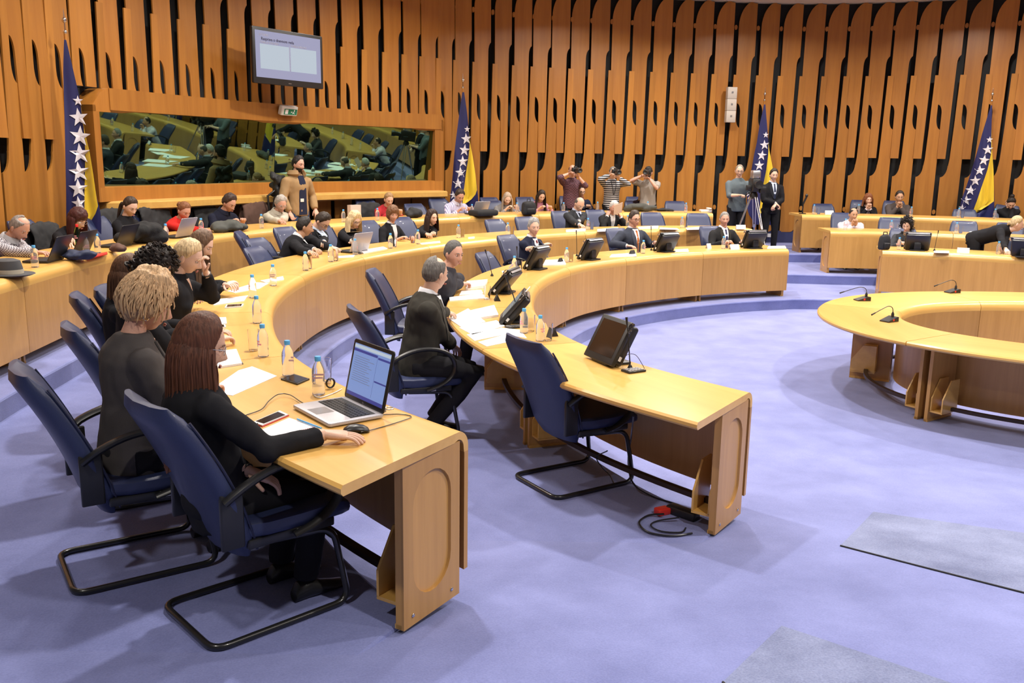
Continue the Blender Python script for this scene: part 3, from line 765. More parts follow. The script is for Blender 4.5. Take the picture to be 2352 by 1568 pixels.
def sst(a, b, x):
    t = max(0.0, min(1.0, (x-a)/(b-a))); return t*t*(3-2*t)
LON = 56; LAT = 42
def lonlat():
    """directions on the head, denser at the face (+Y)"""
    rows = []
    for i in range(LAT+1):
        th = -PI/2+PI*i/LAT; th = max(-PI/2+.03, min(PI/2-.03, th)); row = []
        for k in range(LON):
            u = 2*PI*k/LON; ph = u-.38*math.sin(u)      # 0 = front
            row.append((th, ph))
        rows.append(row)
    return rows
LL = lonlat()
def skull(th, ph, o=None):
    ct, st = math.cos(th), math.sin(th); sx, cy = math.sin(ph), math.cos(ph)
    x = .076*ct*sx; y = (.093 if cy > 0 else .100)*ct*cy; z = (.118 if st > 0 else .122)*st
    if st > 0: x *= 1+.05*st
    # jaw narrowing, chin forward, nape drawn in
    k = sst(.0, -.115, z); x *= 1-.36*k*k-.06*k
    if y > 0: y *= 1-.10*k; y += .010*k*max(0, cy)
    else: y *= 1-.50*k
    if y > 0 and -.10 < z < .06: y *= 1-.05*abs(math.sin(ph))**2
    return Vector((x, y, z))
def head_mesh(mb, T, sk, o):
    ns = o.get('nose', 1.0)
    mb.mat(sk); rows = []
    for row in LL:
        r = []
        for th, ph in row:
            p = skull(th, ph)
            if p.y > .02:
                g = lambda x0, z0, sx, sz: math.exp(-((p.x-x0)/sx)**2-((p.z-z0)/sz)**2)
                d = .024*ns*g(0, -.040, .0125, .016)+.012*ns*g(0, -.018, .009, .022)+.007*(g(.014, -.046, .009, .009)+g(-.014, -.046, .009, .009))
                d += -.011*(g(.031, .0, .017, .012)+g(-.031, .0, .017, .012))+.005*(g(.03, .022, .024, .008)+g(-.03, .022, .024, .008))
                d += .006*g(0, -.072, .022, .007)-.004*g(0, -.064, .02, .004)+.008*g(0, -.105, .02, .016)+.004*(g(.045, -.03, .018, .02)+g(-.045, -.03, .018, .02))
                p = p+Vector((0, d, 0))
            r.append(p)
        rows.append(r)
    mb.grid(rows, True, True, T)
    for sx in (-1, 1):
        mb.mat(sk); E = T @ Matrix.Translation((sx*.077, -.008, -.012)) @ Matrix.Rotation(sx*.25, 4, 'Z')
        mb.ball((0, 0, 0), .009, .018, .031, 12, E); mb.ball((sx*.006, .002, .004), .006, .013, .024, 10, E)
        mb.mat('eyewhite'); mb.ball((sx*.031, .0755, .0), .0125, .010, .0075, 12, T)
        mb.mat('iris'); mb.ball((sx*.031, .0825, -.001), .0062, .005, .0058, 10, T)
        mb.mat(sk); mb.ball((sx*.031, .0765, .0065), .0155, .0095, .0045, 12, T)
    mb.mat('lip'); mb.ball((0, .0965, -.0715), .021, .006, .0038, 12, T); mb.ball((0, .0955, -.0785), .018, .006, .0042, 12, T)
def brow_mesh(mb, T, hm):
    mb.mat(hm)
    for sx in (-1, 1):
        mb.tube([(sx*.014, .0925, .017), (sx*.028, .091, .0225), (sx*.045, .081, .018)], [.0028, .0034, .0018], 6, T)
def hand_mesh(mb, wrist, d, up, side, curl, sk, pinch=0):
    d = Vector(d).normalized(); up = Vector(up); T = frame(wrist, d, up.cross(d))   # x fingers, y across, z back of hand
    if T.to_3x3() @ Vector((0, 0, 1)) @ up < 0: T = T @ Matrix.Rotation(PI, 4, 'X')
    mb.mat(sk); rows = []
    for x, w, t in ((-.03, .025, .020), (0, .026, .019), (.03, .035, .018), (.06, .041, .0165), (.085, .040, .014), (.095, .034, .009)):
        rows.append([(x, w*math.cos(a)*(1.0), t*math.sin(a)+(.003 if math.sin(a) > 0 else 0)) for a in [2*PI*k/14 for k in range(14)]])
    mb.grid(rows, True, True, T)
    for i, (y, ln) in enumerate(((-.030, .060), (-.0105, .073), (.0105, .078), (.030, .070))):
        y *= side; cl = curl*(1+.12*(3-i)); pts = [(.075, y, .001)]; a = cl*.35; x, z = .088, .001
        pts.append((x, y, z))
        for f_, k in ((.45, 1), (.30, 2), (.25, 3)):
            x += ln*f_*math.cos(a); z -= ln*f_*math.sin(a); pts.append((x, y*(1+.08*k*(1-curl*.5)), z)); a += cl*.75
        q = [tuple(p) for p in catmull(pts, .008)]; n = len(q)
        mb.tube(q, [.0088-.0022*j/n for j in range(n)], 8, T); mb.ball(q[-1], .0068, None, None, 8, T)
    a = .75-.3*pinch; pts = [(.012, side*.020, -.004)]; x, y, z = .030, side*.036, -.008; pts.append((x, y, z))
    for ln, aa in ((.032, a), (.026, a-.35)):
        x += ln*math.cos(aa); y += side*ln*math.sin(aa)*(1-.6*pinch); z -= ln*(.25+curl*.35); pts.append((x, y, z))
    q = [tuple(p) for p in catmull(pts, .008)]; n = len(q)
    mb.tube(q, [.0125-.0045*j/n for j in range(n)], 8, T); mb.ball(q[-1], .0078, None, None, 8, T)
def ik(S, H, L1, L2, pole):
    S, H = Vector(S), Vector(H); d = H-S; L = d.length
    if L > (L1+L2)*.995: H = S+d*((L1+L2)*.995/L); d = H-S; L = d.length
    a = (L1*L1-L2*L2+L*L)/(2*L); h = math.sqrt(max(0, L1*L1-a*a)); u = d/L; pl = Vector(pole); pl = (pl-u*pl.dot(u))
    pl = pl.normalized() if pl.length > 1e-6 else u.orthogonal().normalized()
    return S+u*a+pl*h, H
def remesh(mb, voxel, it=2, wr=0.003, seed=0, dec=False):
    me0 = mb.mesh('tmp', smooth=False, recalc=True); o = bpy.data.objects.new('tmp', me0); C.objects.link(o)
    md = o.modifiers.new('r', 'REMESH'); md.mode = 'VOXEL'; md.voxel_size = voxel
    dg = bpy.context.evaluated_depsgraph_get(); me = bpy.data.meshes.new_from_object(o.evaluated_get(dg))
    bpy.data.objects.remove(o); bpy.data.meshes.remove(me0)
    bm = bmesh.new(); bm.from_mesh(me)
    for _ in range(it): bmesh.ops.smooth_vert(bm, verts=bm.verts, factor=0.5, use_axis_x=True, use_axis_y=True, use_axis_z=True)
    if wr:
        bm.normal_update()
        for v in bm.verts:
            q = v.co+Vector((seed*3.1, seed*1.7, 0))
            v.co += v.normal*(mnoise.noise(Vector((q.x*9, q.y*9, q.z*5)))*wr*1.3+mnoise.noise(Vector((q.x*26, q.y*26, q.z*15)))*wr*.6)
    bm.to_mesh(me); bm.free(); me.polygons.foreach_set('use_smooth', [True]*len(me.polygons)); me.update(); return me
def obj(name, me, mat, parent):
    me.materials.clear(); me.materials.append(M[mat]); o = bpy.data.objects.new(name, me); C.objects.link(o); o.parent = parent; return o

HB = {  # hairline height (z above the eyes) against angle from the front, degrees
 'short': [(0, .084), (30, .082), (56, .050), (78, .0), (92, -.012), (112, -.05), (180, -.085)],
 'receding': [(0, .098), (30, .093), (58, .055), (78, .0), (92, -.012), (112, -.05), (180, -.085)],
 'bald': [(0, .2), (70, .2), (80, .035), (92, .0), (112, -.05), (180, -.085)],
 'up': [(0, .078), (35, .073), (60, .040), (80, .004), (95, .0), (115, -.03), (180, -.10)],
 'full': [(0, .078), (30, .070), (48, .03), (62, -.03), (80, -.07), (180, -.13)],
 'fringe': [(0, .022), (30, .020), (46, .0), (62, -.05), (80, -.08), (180, -.13)],
 'bob': [(0, .060), (28, .050), (46, .0), (60, -.08), (80, -.11), (180, -.13)],
}
def hair(mb, HT_, hm, style, t=.014, top=0, noise_=0.0, seed=1, thin_top=False):
    mb.mat(hm); hb = HB[style]; rows = []; rnd = random.Random(seed)
    for row in LL:
        r = []
        for th, ph in row:
            p = skull(th, ph); n = p.normalized(); an = math.degrees(math.acos(max(-1, min(1, math.cos(ph)))))
            b = float(np.interp(an, [a for a, _ in hb], [c for _, c in hb]))
            k = sst(b-.008, b+.004, p.z)
            tt = (.0025+(t-.0025)*sst(b, b+.045, p.z))*(1+.35*sst(.02, .1, p.z))+top*sst(.05, .12, p.z)
            if thin_top: tt = tt*(1-sst(.075, .10, p.z)*1.6*sst(130, 100, an) if True else 1)
            if style == 'bald': k *= 1-sst(.062, .080, p.z)
            if noise_: tt *= 1+noise_*mnoise.noise(n*5+Vector((seed, 0, 0)))+noise_*.6*mnoise.noise(n*13+Vector((seed, 4, 0)))
            r.append(p+n*(tt*k-.010*(1-k)))
        rows.append(r)
    mb.grid(rows, True, True, HT_)
def curtain(mb, HT_, hm, length, ang=118, w=(.088, .098), spread=0.02, fwd=0, body=None, seed=3, amp=.006, back=.02, thick=.024, fine=0):
    """hair falling from the head: thick band around the back and sides, hanging straight down"""
    mb.mat(hm); n = 26; m_ = 16; rows = []; h0 = HT_ @ Vector((0, 0, 0)); yaw = HT_.to_euler('XYZ').z
    RZ = Matrix.Rotation(math.atan2((HT_.to_3x3() @ Vector((0, 1, 0))).y, (HT_.to_3x3() @ Vector((0, 1, 0))).x)-PI/2, 3, 'Z')
    for i in range(m_+1):
        u = i/m_; z = .062-(length+.062)*u; row = []
        tw = sst(0, .25, u); a = w[0]+.010*tw+spread*u; b = w[1]+.006*tw+spread*.6*u; tk = .74+.26*sst(0, .16, u); a *= tk; b *= tk
        for side in (0, 1):
            for k in (range(n+1) if side == 0 else range(n, -1, -1)):
                q = -ang+2*ang*k/n; q = math.radians(q); e = 1-sst(.8, 1, abs(q)/math.radians(ang))*.8
                rr = 1 if side == 0 else 1-thick/a*e
                wv = 1+amp/.09*(mnoise.noise(Vector((math.sin(q)*6, math.cos(q)*6, z*3+seed)))+.7*mnoise.noise(Vector((math.sin(q)*22, math.cos(q)*22, z*2+seed))))*(1 if side == 0 else 0)
                end = 1.0
                zz = z + (.03*mnoise.noise(Vector((q*4, seed, 0))) if i == m_ else 0)
                p = Vector((a*math.sin(q)*rr*wv, -b*math.cos(q)*rr*wv-.004-back*u, 0))
                if u < .35: P = (HT_.to_3x3() @ Vector((p.x, p.y, z)))*(1-u/.35)+(RZ @ Vector((p.x, p.y, 0))+Vector((0, 0, z)))*(u/.35)
                else: P = RZ @ p+Vector((0, 0, zz))
                row.append(h0+P)
        rows.append(row)
    mb.grid(rows, True, True)
    if fine:
        rnd = random.Random(seed)
        for _ in range(fine):
            q = rnd.uniform(-ang*.98, ang*.98); j = int(round((q+ang)/(2*ang)*n)); u0 = rnd.uniform(0, .3); u1 = rnd.uniform(.6, 1.02); pts = []; dj = rnd.uniform(-.8, .8)
            for k in range(9):
                u = min(.999, u0+(u1-u0)*k/8)*m_; i0 = int(u); jj = max(0, min(n, int(round(j+dj*k/8)))); a_ = rows[i0][jj].lerp(rows[min(m_, i0+1)][jj], u-i0)
                c_ = rows[i0][2*n+1-jj]; pts.append(a_+(a_-c_).normalized()*rnd.uniform(.0, .002)+Vector((q*.00001, 0, 0)))
            mb.tube(pts, [.0012+.0035*math.sin(PI*(k+.5)/9) for k in range(9)], 5)
def strands(mb, HT_, hm, n, t, style, seed=1, wave=.004, r=.0045, down=0.0, crown=(0, -.03)):
    mb.mat(hm); rnd = random.Random(seed); hb = HB[style]
    for _ in range(n):
        ph = rnd.uniform(-PI, PI); an = abs(math.degrees(ph)); b = float(np.interp(an, [a for a, _ in hb], [c for _, c in hb]))
        t0 = rnd.uniform(.35, 1.35); pts = []; f0 = rnd.uniform(0, 6); dph = rnd.uniform(-.35, .35); L = rnd.uniform(.5, .9)
        for k in range(9):
            th = t0-L*k/8*1.1; p = skull(th, ph+dph*k/8)
            if p.z < b+.004: break
            nn = p.normalized(); pts.append(p+nn*(t*(.95+.3*rnd.random()*0)+wave*math.sin(f0+k*1.3)+.004))
        if len(pts) >= 4: mb.tube(pts, [r*(.5+.5*math.sin(PI*(j+.5)/len(pts))) for j in range(len(pts))], 5, HT_)

PERS = []
def person(label, px=None, py=None, L=0.48, cv=None, xy=None, ang=None, turn=0, sit=True, s=1.0, lean=.15, side=0, twist=0, hyaw=0, hpitch=.3, hroll=0, hands=None, hx=None,
           skinc=FAIR, hairc=(.05, .03, .02), hs='short', ht=.014, htop=0, hnoise=.3, long=None, bun=None, curly=0, thin=False, strand=0,
           top=(.02, .02, .022), topmat=None, female=False, neckv=0, shirt=None, tie=None, lapel=None, collar=None, lanyard=None, badge=False, bare=0, trousers=(.015, .015, .018),
           glasses=None, beard=None, earring=False, near=False, poles=None, curl=.8, handdir=None, group=None, legs=True, knee=None, watch=None, seatz=.48, stubble=None, parka=False, bulk=1.0, chin=0, dmin=2.0):
    vox = .012 if near else .016
    fixed = None
    if hx is not None:      # hx: distance of the head behind the arena edge of the row
        e, p_, z_ = row_point(px, py, cv, hx, dmin)
        def zh(): return seatz+.08+s*(.578*math.cos(lean)+.095*math.cos(hpitch)-.02*math.sin(hpitch))
        s0 = (1.0 if female else 1.05) if L > .4 else (.97 if female else 1.0)
        want = z_-L; s = s0
        if zh() > want: seatz = max(.42, seatz-(zh()-want))
        if zh() > want: s = max(s0-.05, s-(zh()-want)/.68)
        while zh() > want and lean < .48: lean += .02
        if zh() > want: seatz = max(.26, seatz-(zh()-want))
        if zh() > want: s = max(.86, s-(zh()-want)/.68)
        if zh() < want: s = min(1.12, s+(want-zh())/.68)

    pz = (seatz+.08) if sit else .93*s
    RL = Matrix.Rotation(-lean, 3, 'X') @ Matrix.Rotation(side, 3, 'Y')      # lean forward tips +Z towards +Y
    P0 = Vector((0, 0, pz))
    def sp(x, y, z): return P0+RL @ (Matrix.Rotation(twist*sst(0, .5, z), 3, 'Z') @ Vector((x*s, y*s, z*s)))
    NB = sp(0, -.005, .52)
    HD = Matrix.Rotation(hyaw, 3, 'Z') @ Matrix.Rotation(-hpitch, 3, 'X') @ Matrix.Rotation(hroll, 3, 'Y')
    hc = sp(0, .012, .578)+HD @ Vector((0, .02, .095))*s
    HTm = Matrix.Translation(hc) @ HD.to_4x4() @ Matrix.Scale(s*1.0, 4)
    if cv is not None and ang is None:
        p = at(px, py, L+hc.z); ang = face(cv, p)+turn
    if px is not None:
        p = at(px, py, L+hc.z); o = Matrix.Rotation(ang, 3, 'Z') @ Vector((hc.x, hc.y, 0)); xy = (p.x-o.x, p.y-o.y)
    root = empty('person', (xy[0], xy[1], L), ang); tag(root, label, 'person', group); PERS.append((root, ang))
    WI = Matrix.Rotation(-ang, 4, 'Z') @ Matrix.Translation((-xy[0], -xy[1], -L))
    sk = skin(skinc); hm = hairm(hairc)
    bulk *= 1.08
    sw = (.165 if female else .185)*s*bulk
    # ---- arms
    if hands == 'chin': hands = [tuple(hc+HD @ Vector((.035*s, .10*s, -.19*s))), tuple(hc+HD @ Vector((-.035*s, .10*s, -.19*s)))]; handdir = [(HD @ Vector((-.30, .15, .9))), (HD @ Vector((.30, .15, .9)))]
    if hands == 'camera': hands = [tuple(hc+HD @ Vector((.10*s, .13*s, -.06*s))), tuple(hc+HD @ Vector((-.09*s, .20*s, -.12*s)))]; handdir = [(HD @ Vector((-.5, .7, .3))), (HD @ Vector((.5, .5, .5)))]
    if hands is None: hands = [(.14, .44, .79), (-.14, .44, .79)]
    arms = []
    for i, sd in enumerate((1, -1)):
        S = sp(sd*sw/s*.93, -.01, .432); H = Vector(hands[i])
        if len(hands[i]) == 4: H = WI @ Vector(hands[i][:3])       # world target
        pole = poles[i] if poles else (sd*.55, -.25, -.8)
        E, H = ik(S, H, .285*s, .25*s, pole); arms.append((S, E, H))
    # ---- body (skin) mesh
    mb = MB().mat(sk); head_mesh(mb, HTm, sk, dict(nose=1.0+(.15 if not female else 0)))
    nb0 = sp(0, -.01, .44); base = HTm @ Vector((0, -.022, -.085)); mb.mat(sk)
    nr = (.048 if female else .057)*s
    mb.tube([nb0, NB, NB.lerp(base, .55), base, HTm @ Vector((0, -.015, -.045))], [.085*s, nr*1.12, nr, nr*.98, nr*.9], 16)
    mb.tube([sp(0, 0, z) for z in (-.05, .1, .25, .38, .45)], [.085*s, .08*s, .08*s, .085*s, .07*s], 14)
    for i, (S, E, H) in enumerate(arms):
        mb.mat(sk); mb.tube([S, S.lerp(E, .5), E, E.lerp(H, .35), H], [.045*s, .042*s, .036*s, .038*s, .026*s], 12)
        hd = (H-E).normalized()
        if handdir and handdir[i]: hd = Vector(handdir[i]).normalized()
        cu = curl[i] if isinstance(curl, (tuple, list)) else curl
        up = Vector((0, 0, 1)) if abs(hd.z) < .85 else Vector((0, -1, 0))
        hand_mesh(mb, H, hd, up, 1 if i == 0 else -1, cu, sk, pinch=.5)
    # ---- legs
    leg = []
    for i, sd in enumerate((1, -1)):
        hp = P0+Vector((sd*.09*s, 0, -.02))
        if sit:
            kn = Vector(knee[i]) if knee else Vector((sd*.11, .40*s, seatz+.03)); ak = Vector((kn.x, kn.y-.06, .09)) if not knee or len(knee) < 4 else Vector(knee[2+i])
        else: kn = Vector((sd*.10, .03, .50*s)); ak = Vector((sd*.12, -.02, .09))
        leg.append((hp, kn, ak)); mb.mat(sk); mb.tube([hp, hp.lerp(kn, .5), kn, kn.lerp(ak, .35), ak], [.075*s, .068*s, .05*s, .05*s, .034*s], 10)
    mb.build('body', root, smooth=60)
    # ---- trousers + shoes
    tb = MB().mat(cloth(trousers))
    for hp, kn, ak in leg:
        tb.tube([hp+Vector((0, -.04, .0)), hp.lerp(kn, .15), hp.lerp(kn, .55), kn, kn.lerp(ak, .4), ak+Vector((0, 0, .0))], [.105*s, .102*s, .090*s, .070*s, .066*s, .056*s], 16)
    tb.ball(P0+Vector((0, -.02, -.0)), .165*s, .125*s, .12*s, 18)
    if near: obj('trousers', remesh(tb, .014, 2, .003), cloth(trousers), root)
    else: tb.build('trousers', root, smooth=60)
    for hp, kn, ak in leg:
        m = MB().mat('black'); rows = []
        for y, w_, h in ((-.07, .030, .05), (-.05, .038, .085), (0, .040, .10), (.06, .042, .065), (.12, .045, .045), (.17, .036, .035), (.19, .015, .018)):
            rows.append([(ak.x+w_*math.cos(a), ak.y+y+.01, max(.0, h/2+h/2*math.sin(a))) for a in [2*PI*k/12 for k in range(12)]])
        m.grid(rows, True, True); m.build('shoe', root)
    # ---- top garment
    g = MB().mat('black'); f = bulk*1.0
    sec = [(-.12, .165, .125, 0), (-.02, .172, .130, .0), (.10, .160, .122, .0), (.22, .158, .120, .005), (.33, .172, .130, .005), (.41, .182, .124, -.005), (.46, .158, .104, -.01), (.50, .105, .084, -.008), (.535, .070, .066, -.005)]
    if female: sec = [(z, a*(.93 if z not in (.10, .22) else .86), b*.95, c) for z, a, b, c in sec]
    rows = []
    for z, a, b, c in sec:
        if not sit and z == -.12: z = -.12
        rows.append([sp(a*f*math.cos(t), c+b*f*math.sin(t), z) for t in [2*PI*k/28 for k in range(28)]])
    g.grid(rows, True, True)
    if female:
        for sd in (1, -1): g.ball(sp(sd*.072, .085, .315), .062*s, .055*s, .060*s, 14)
    sl = 1.15 if parka else 1.0
    for i, (S, E, H) in enumerate(arms):
        d = (H-E).normalized(); en = H-d*.015 if bare < 2 else E.lerp(H, .05)
        if bare == 2: pts, rr = [S, S.lerp(E, .4), S.lerp(E, .75)], [.070, .064, .060]
        elif bare == 1: pts, rr = [S, S.lerp(E, .45), E, E.lerp(H, .35)], [.070, .062, .054, .050]
        else: pts, rr = [S, S.lerp(E, .3), S.lerp(E, .7), E, E.lerp(H, .4), E.lerp(H, .75), en], [.064, .063, .059, .055, .053, .047, .041]
        g.ball(S+Vector((0, 0, -.008)), .059*s*f, None, None, 14)
        g.tube(pts, [r_*s*f*sl*(.92 if female else 1) for r_ in rr], 14)
        if bare != 2: g.ball(E, .055*s*f*sl, None, None, 12)
    me = remesh(g, vox, 2, .0075 if topmat is None else .005, seed=len(PERS))
    topk = topmat or cloth(top)
    garment = obj('jacket' if (shirt or lapel) else ('coat' if parka else 'top'), me, topk, root)
    bvh = BVHTree.FromPolygons([v.co for v in me.vertices], [p.vertices for p in me.polygons])
    fw = (sp(0, 1, .3)-sp(0, 0, .3)).normalized()
    def surf(x, z, off=.004):
        o_ = sp(x, .20, z); dirv = (sp(x, 0, z)-o_).normalized(); h = bvh.ray_cast(o_, dirv, 1.0)
        if h[0] is None: return sp(x, .12, z)
        return h[0]-dirv*off
    def patch(name, cols, mat, off=.004, thick=.003):
        """cols: list of rows, each (x0, x1, z)"""
        m = MB().mat(mat); rows = []
        for x0, x1, z in cols:
            up_ = [surf(x0+(x1-x0)*k/6, z, off) for k in range(7)]; dn = [surf(x0+(x1-x0)*k/6, z, off-thick-.004) for k in range(6, -1, -1)]
            rows.append(up_+dn)
        m.grid(rows, True, True); return m.build(name, root, smooth=50)
    def vrows(w, z0, z1, n=8, wb=.004):
        return [(-(w+(wb-w)*k/n), (w+(wb-w)*k/n), z0+(z1-z0)*k/n) for k in range(n+1)]
    if shirt:
        patch('shirt', vrows(.060, .522, .20), cloth(shirt), .005)
        # collar ring
        m = MB().mat(cloth(shirt)); rows = []
        for k in range(25):
            a = math.radians(-90-160+320*k/24); r0 = nr*1.12
            c = NB+RL @ Vector((0, 0, .002)); o_ = RL @ Vector((r0*math.cos(a+PI), -r0*math.sin(a)*1.05*-1, 0)) if False else RL @ Vector((r0*math.sin(math.radians(-160+320*k/24)), -r0*1.08*math.cos(math.radians(-160+320*k/24)), 0))
            dz = -.028*sst(90, 160, abs(-160+320*k/24))
            rows.append([c+o_+RL @ Vector((0, 0, .040+dz)), c+o_*1.08+RL @ Vector((0, 0, .030+dz)), c+o_*1.17+RL @ Vector((0, 0, -.006+dz)), c+o_*1.05+RL @ Vector((0, 0, -.01+dz))])
        m.grid(rows, True, True); m.build('shirt_collar', root, smooth=60)
    if tie:
        tk = cloth(tie, .5)
        patch('tie', [(-.011, .011, .500), (-.017, .017, .488), (-.013, .013, .462), (-.020, .020, .36), (-.027, .027, .22), (-.012, .012, .19)], tk, .011, .004)
    if shirt and not lapel: lapel = tuple(x*1.35+.006 for x in top)
    if lapel:
        lk = cloth(lapel)
        for sd in (1, -1):
            patch('lapel', [(sd*.050, sd*.085, .50), (sd*.056, sd*.105, .44), (sd*.044, sd*.098, .36), (sd*.026, sd*.07, .28), (sd*.004, sd*.026, .20)], lk, .010, .003)
    if shirt:
        for i, (S, E, H) in enumerate(arms):
            d = (H-E).normalized(); m = MB().mat(cloth(shirt)); m.tube([H-d*.03, H-d*.002], [.034*s, .033*s], 14); m.build('shirt_cuff', root)
    if collar:
        m = MB().mat(cloth(collar)); rows = []
        for k in range(25):
            q = math.radians(-170+340*k/24); o_ = RL @ Vector((nr*1.2*math.sin(q), -nr*1.25*math.cos(q), 0)); c = NB
            rows.append([c+o_+RL @ Vector((0, 0, .034)), c+o_*1.22+RL @ Vector((0, 0, .028)), c+o_*1.45+RL @ Vector((0, 0, -.015)), c+o_*1.05+RL @ Vector((0, 0, -.015))])
        m.grid(rows, True, True); m.build('collar', root, smooth=60)
    if neckv:     # bare V of skin below the throat
        patch('neckline', vrows(.045, .505, .505-neckv), sk, .003, .002)
    if lanyard:
        lk = cloth(lanyard)
        for sd in (1, -1): patch('lanyard', [(sd*.052, sd*.062, .50), (sd*.040, sd*.05, .40), (sd*.02, sd*.030, .29), (sd*.0, sd*.010, .20)], lk, .012, .003)
        if badge: patch('badge', [(-.035, .035, .20), (-.035, .035, .13)], 'white', .014, .003)
    if parka:
        patch('inner_shirt', [(-.055, .055, .50), (-.06, .06, .40), (-.065, .065, .25), (-.07, .07, .10), (-.08, .08, -.10)], cloth((.02, .024, .045)), .006)
        patch('badge', [(-.005, .055, .15), (-.005, .055, .10)], 'white', .014, .003)
        m = MB().mat(topk); rows = []
        for k in range(25):
            q = math.radians(-150+300*k/24); o_ = RL @ Vector((nr*1.5*math.sin(q), -nr*1.6*math.cos(q), 0)); c = NB
            rows.append([c+o_*.95+RL @ Vector((0, 0, .05)), c+o_*1.35+RL @ Vector((0, 0, .06)), c+o_*1.75+RL @ Vector((0, 0, .0)), c+o_*1.3+RL @ Vector((0, 0, -.04))])
        m.grid(rows, True, True); m.build('hood', root, smooth=60)
    # ---- hair
    hbm = MB().mat(hm)
    if hs == 'long' or hs in ('bobc',): base_style = 'full' if not chin else 'fringe'
    else: base_style = hs
    if curly:
        hair(hbm, HTm, hm, 'full' if female else 'short', t=.03, noise_=.5, seed=len(PERS))
        rnd = random.Random(len(PERS)); hb = HB['full']
        for _ in range(170 if near else 90):
            th = rnd.uniform(-.7, 1.45); ph = rnd.uniform(-PI, PI); an = abs(math.degrees(ph)); p = skull(th, ph)
            if p.z < float(np.interp(an, [a for a, _ in hb], [c for _, c in hb]))-.01: continue
            c = p+p.normalized()*rnd.uniform(.02, .02+curly); rr = rnd.uniform(.012, .022)
            pts = [c+Vector((rr*math.cos(k*1.1), rr*math.sin(k*1.1), -k*.006+.02)) for k in range(9)]
            hbm.tube(pts, .0065, 5, HTm)
    else: hair(hbm, HTm, hm, base_style, t=ht, top=htop, noise_=hnoise, seed=len(PERS), thin_top=thin)
    if strand: strands(hbm, HTm, hm, strand, ht*1.25, base_style, seed=len(PERS), wave=.0035, r=.0042)
    if long:
        curtain(hbm, HTm, hm, long.get('len', .3), long.get('ang', 118), seed=len(PERS), spread=long.get('spread', .02), amp=long.get('amp', .007), back=long.get('back', .02), fine=long.get('fine', 40 if near else 0), w=long.get('w', (.088, .104)))
    if bun:
        c = Vector(bun[:3]); r_ = bun[3]
        if len(bun) > 4:      # ponytail
            q = [c, c+Vector((0, -.03, .0)), c+Vector((0, -.045, -.05)), c+Vector((0.01, -.04, -.12)), c+Vector((.015, -.035, -bun[4]))]
            hbm.tube([tuple(p) for p in catmull(q, .02)], [r_*(1-.6*abs(k/9-.35)) for k in range(len(catmull(q, .02)))], 12, HTm)
        else:
            hbm.ball(c, r_, r_*.9, r_, 14, HTm)
            for k in range(16):
                a = k*2*PI/16; hbm.tube([c+Vector((r_*.95*math.cos(a+t_*.9)*math.cos(t_*.8), -.01-r_*.3*math.sin(t_), r_*.95*math.sin(a+t_*.9))) for t_ in (0, .4, .8, 1.2)], .006, 5, HTm)
    brow_mesh(hbm, HTm, hm)
    if beard:
        bm_ = hairm(beard); rows = []; hbm.mat(bm_)
        for row in LL[2:22]:
            r = []
            for th, ph in row:
                p = skull(th, ph); an = abs(math.degrees(math.atan2(math.sin(ph), math.cos(ph))))
                k = sst(98, 80, an)*sst(-.028-.02*math.cos(ph), -.055, p.z); r.append(p+p.normalized()*(.006*k-.012*(1-k)))
            rows.append(r)
        hbm.grid(rows, True, True, HTm)
    hbm.build('hair', root, smooth=60)
    if glasses:
        m = MB().mat('black' if glasses == 'black' else 'steel')
        for sd in (1, -1):
            ring = [(sd*.032+.024*math.cos(a), .098, -.003+.017*math.sin(a)) for a in [2*PI*k/16 for k in range(17)]]
            m.tube(ring, .0022 if glasses == 'black' else .0013, 6, HTm, cap=False)
            m.tube([(sd*.056, .095, .004), (sd*.080, .05, .004), (sd*.083, -.01, .0)], .0018, 6, HTm)
        m.tube([(-.009, .100, .0), (0, .103, .003), (.009, .100, .0)], .0015, 6, HTm); m.build('glasses', root)
    if earring:
        for sd in (1, -1):
            m = MB().mat('chrome'); m.tube([(sd*.083, -.005+.011*math.cos(a), -.058+.013*math.sin(a)) for a in [2*PI*k/14 for k in range(15)]], .0018, 6, HTm, cap=False); m.build('earring', root)
    if watch is not None:
        S, E, H = arms[watch]; d = (H-E).normalized(); m = MB().mat('black'); m.tube([H-d*.022, H-d*.002], [.033*s, .033*s], 14); m.build('watch', root)
    return root, ang, hc, arms

# ------------------------------------------------------------------ who sits and stands where
def wp(px, py, z): p = at(px, py, z); return (p.x, p.y, p.z, 1)
def seat_for(res, label, back=.10, turn=0):
    """the chair a seated person is in"""
    root, ang = res[0], res[1]; f = Vector((-math.sin(ang+turn), math.cos(ang+turn), 0))
    q = Vector(root.location)+f*(back-.02); return chair((q.x, q.y), ang+turn, root.location.z, label)
T1, T2, T3 = LV[1]+HT, LV[2]+HT, LV[3]+HT
BLACK = (.011, .011, .012); NAVY = (.022, .028, .055); CHAR = (.05, .05, .052)
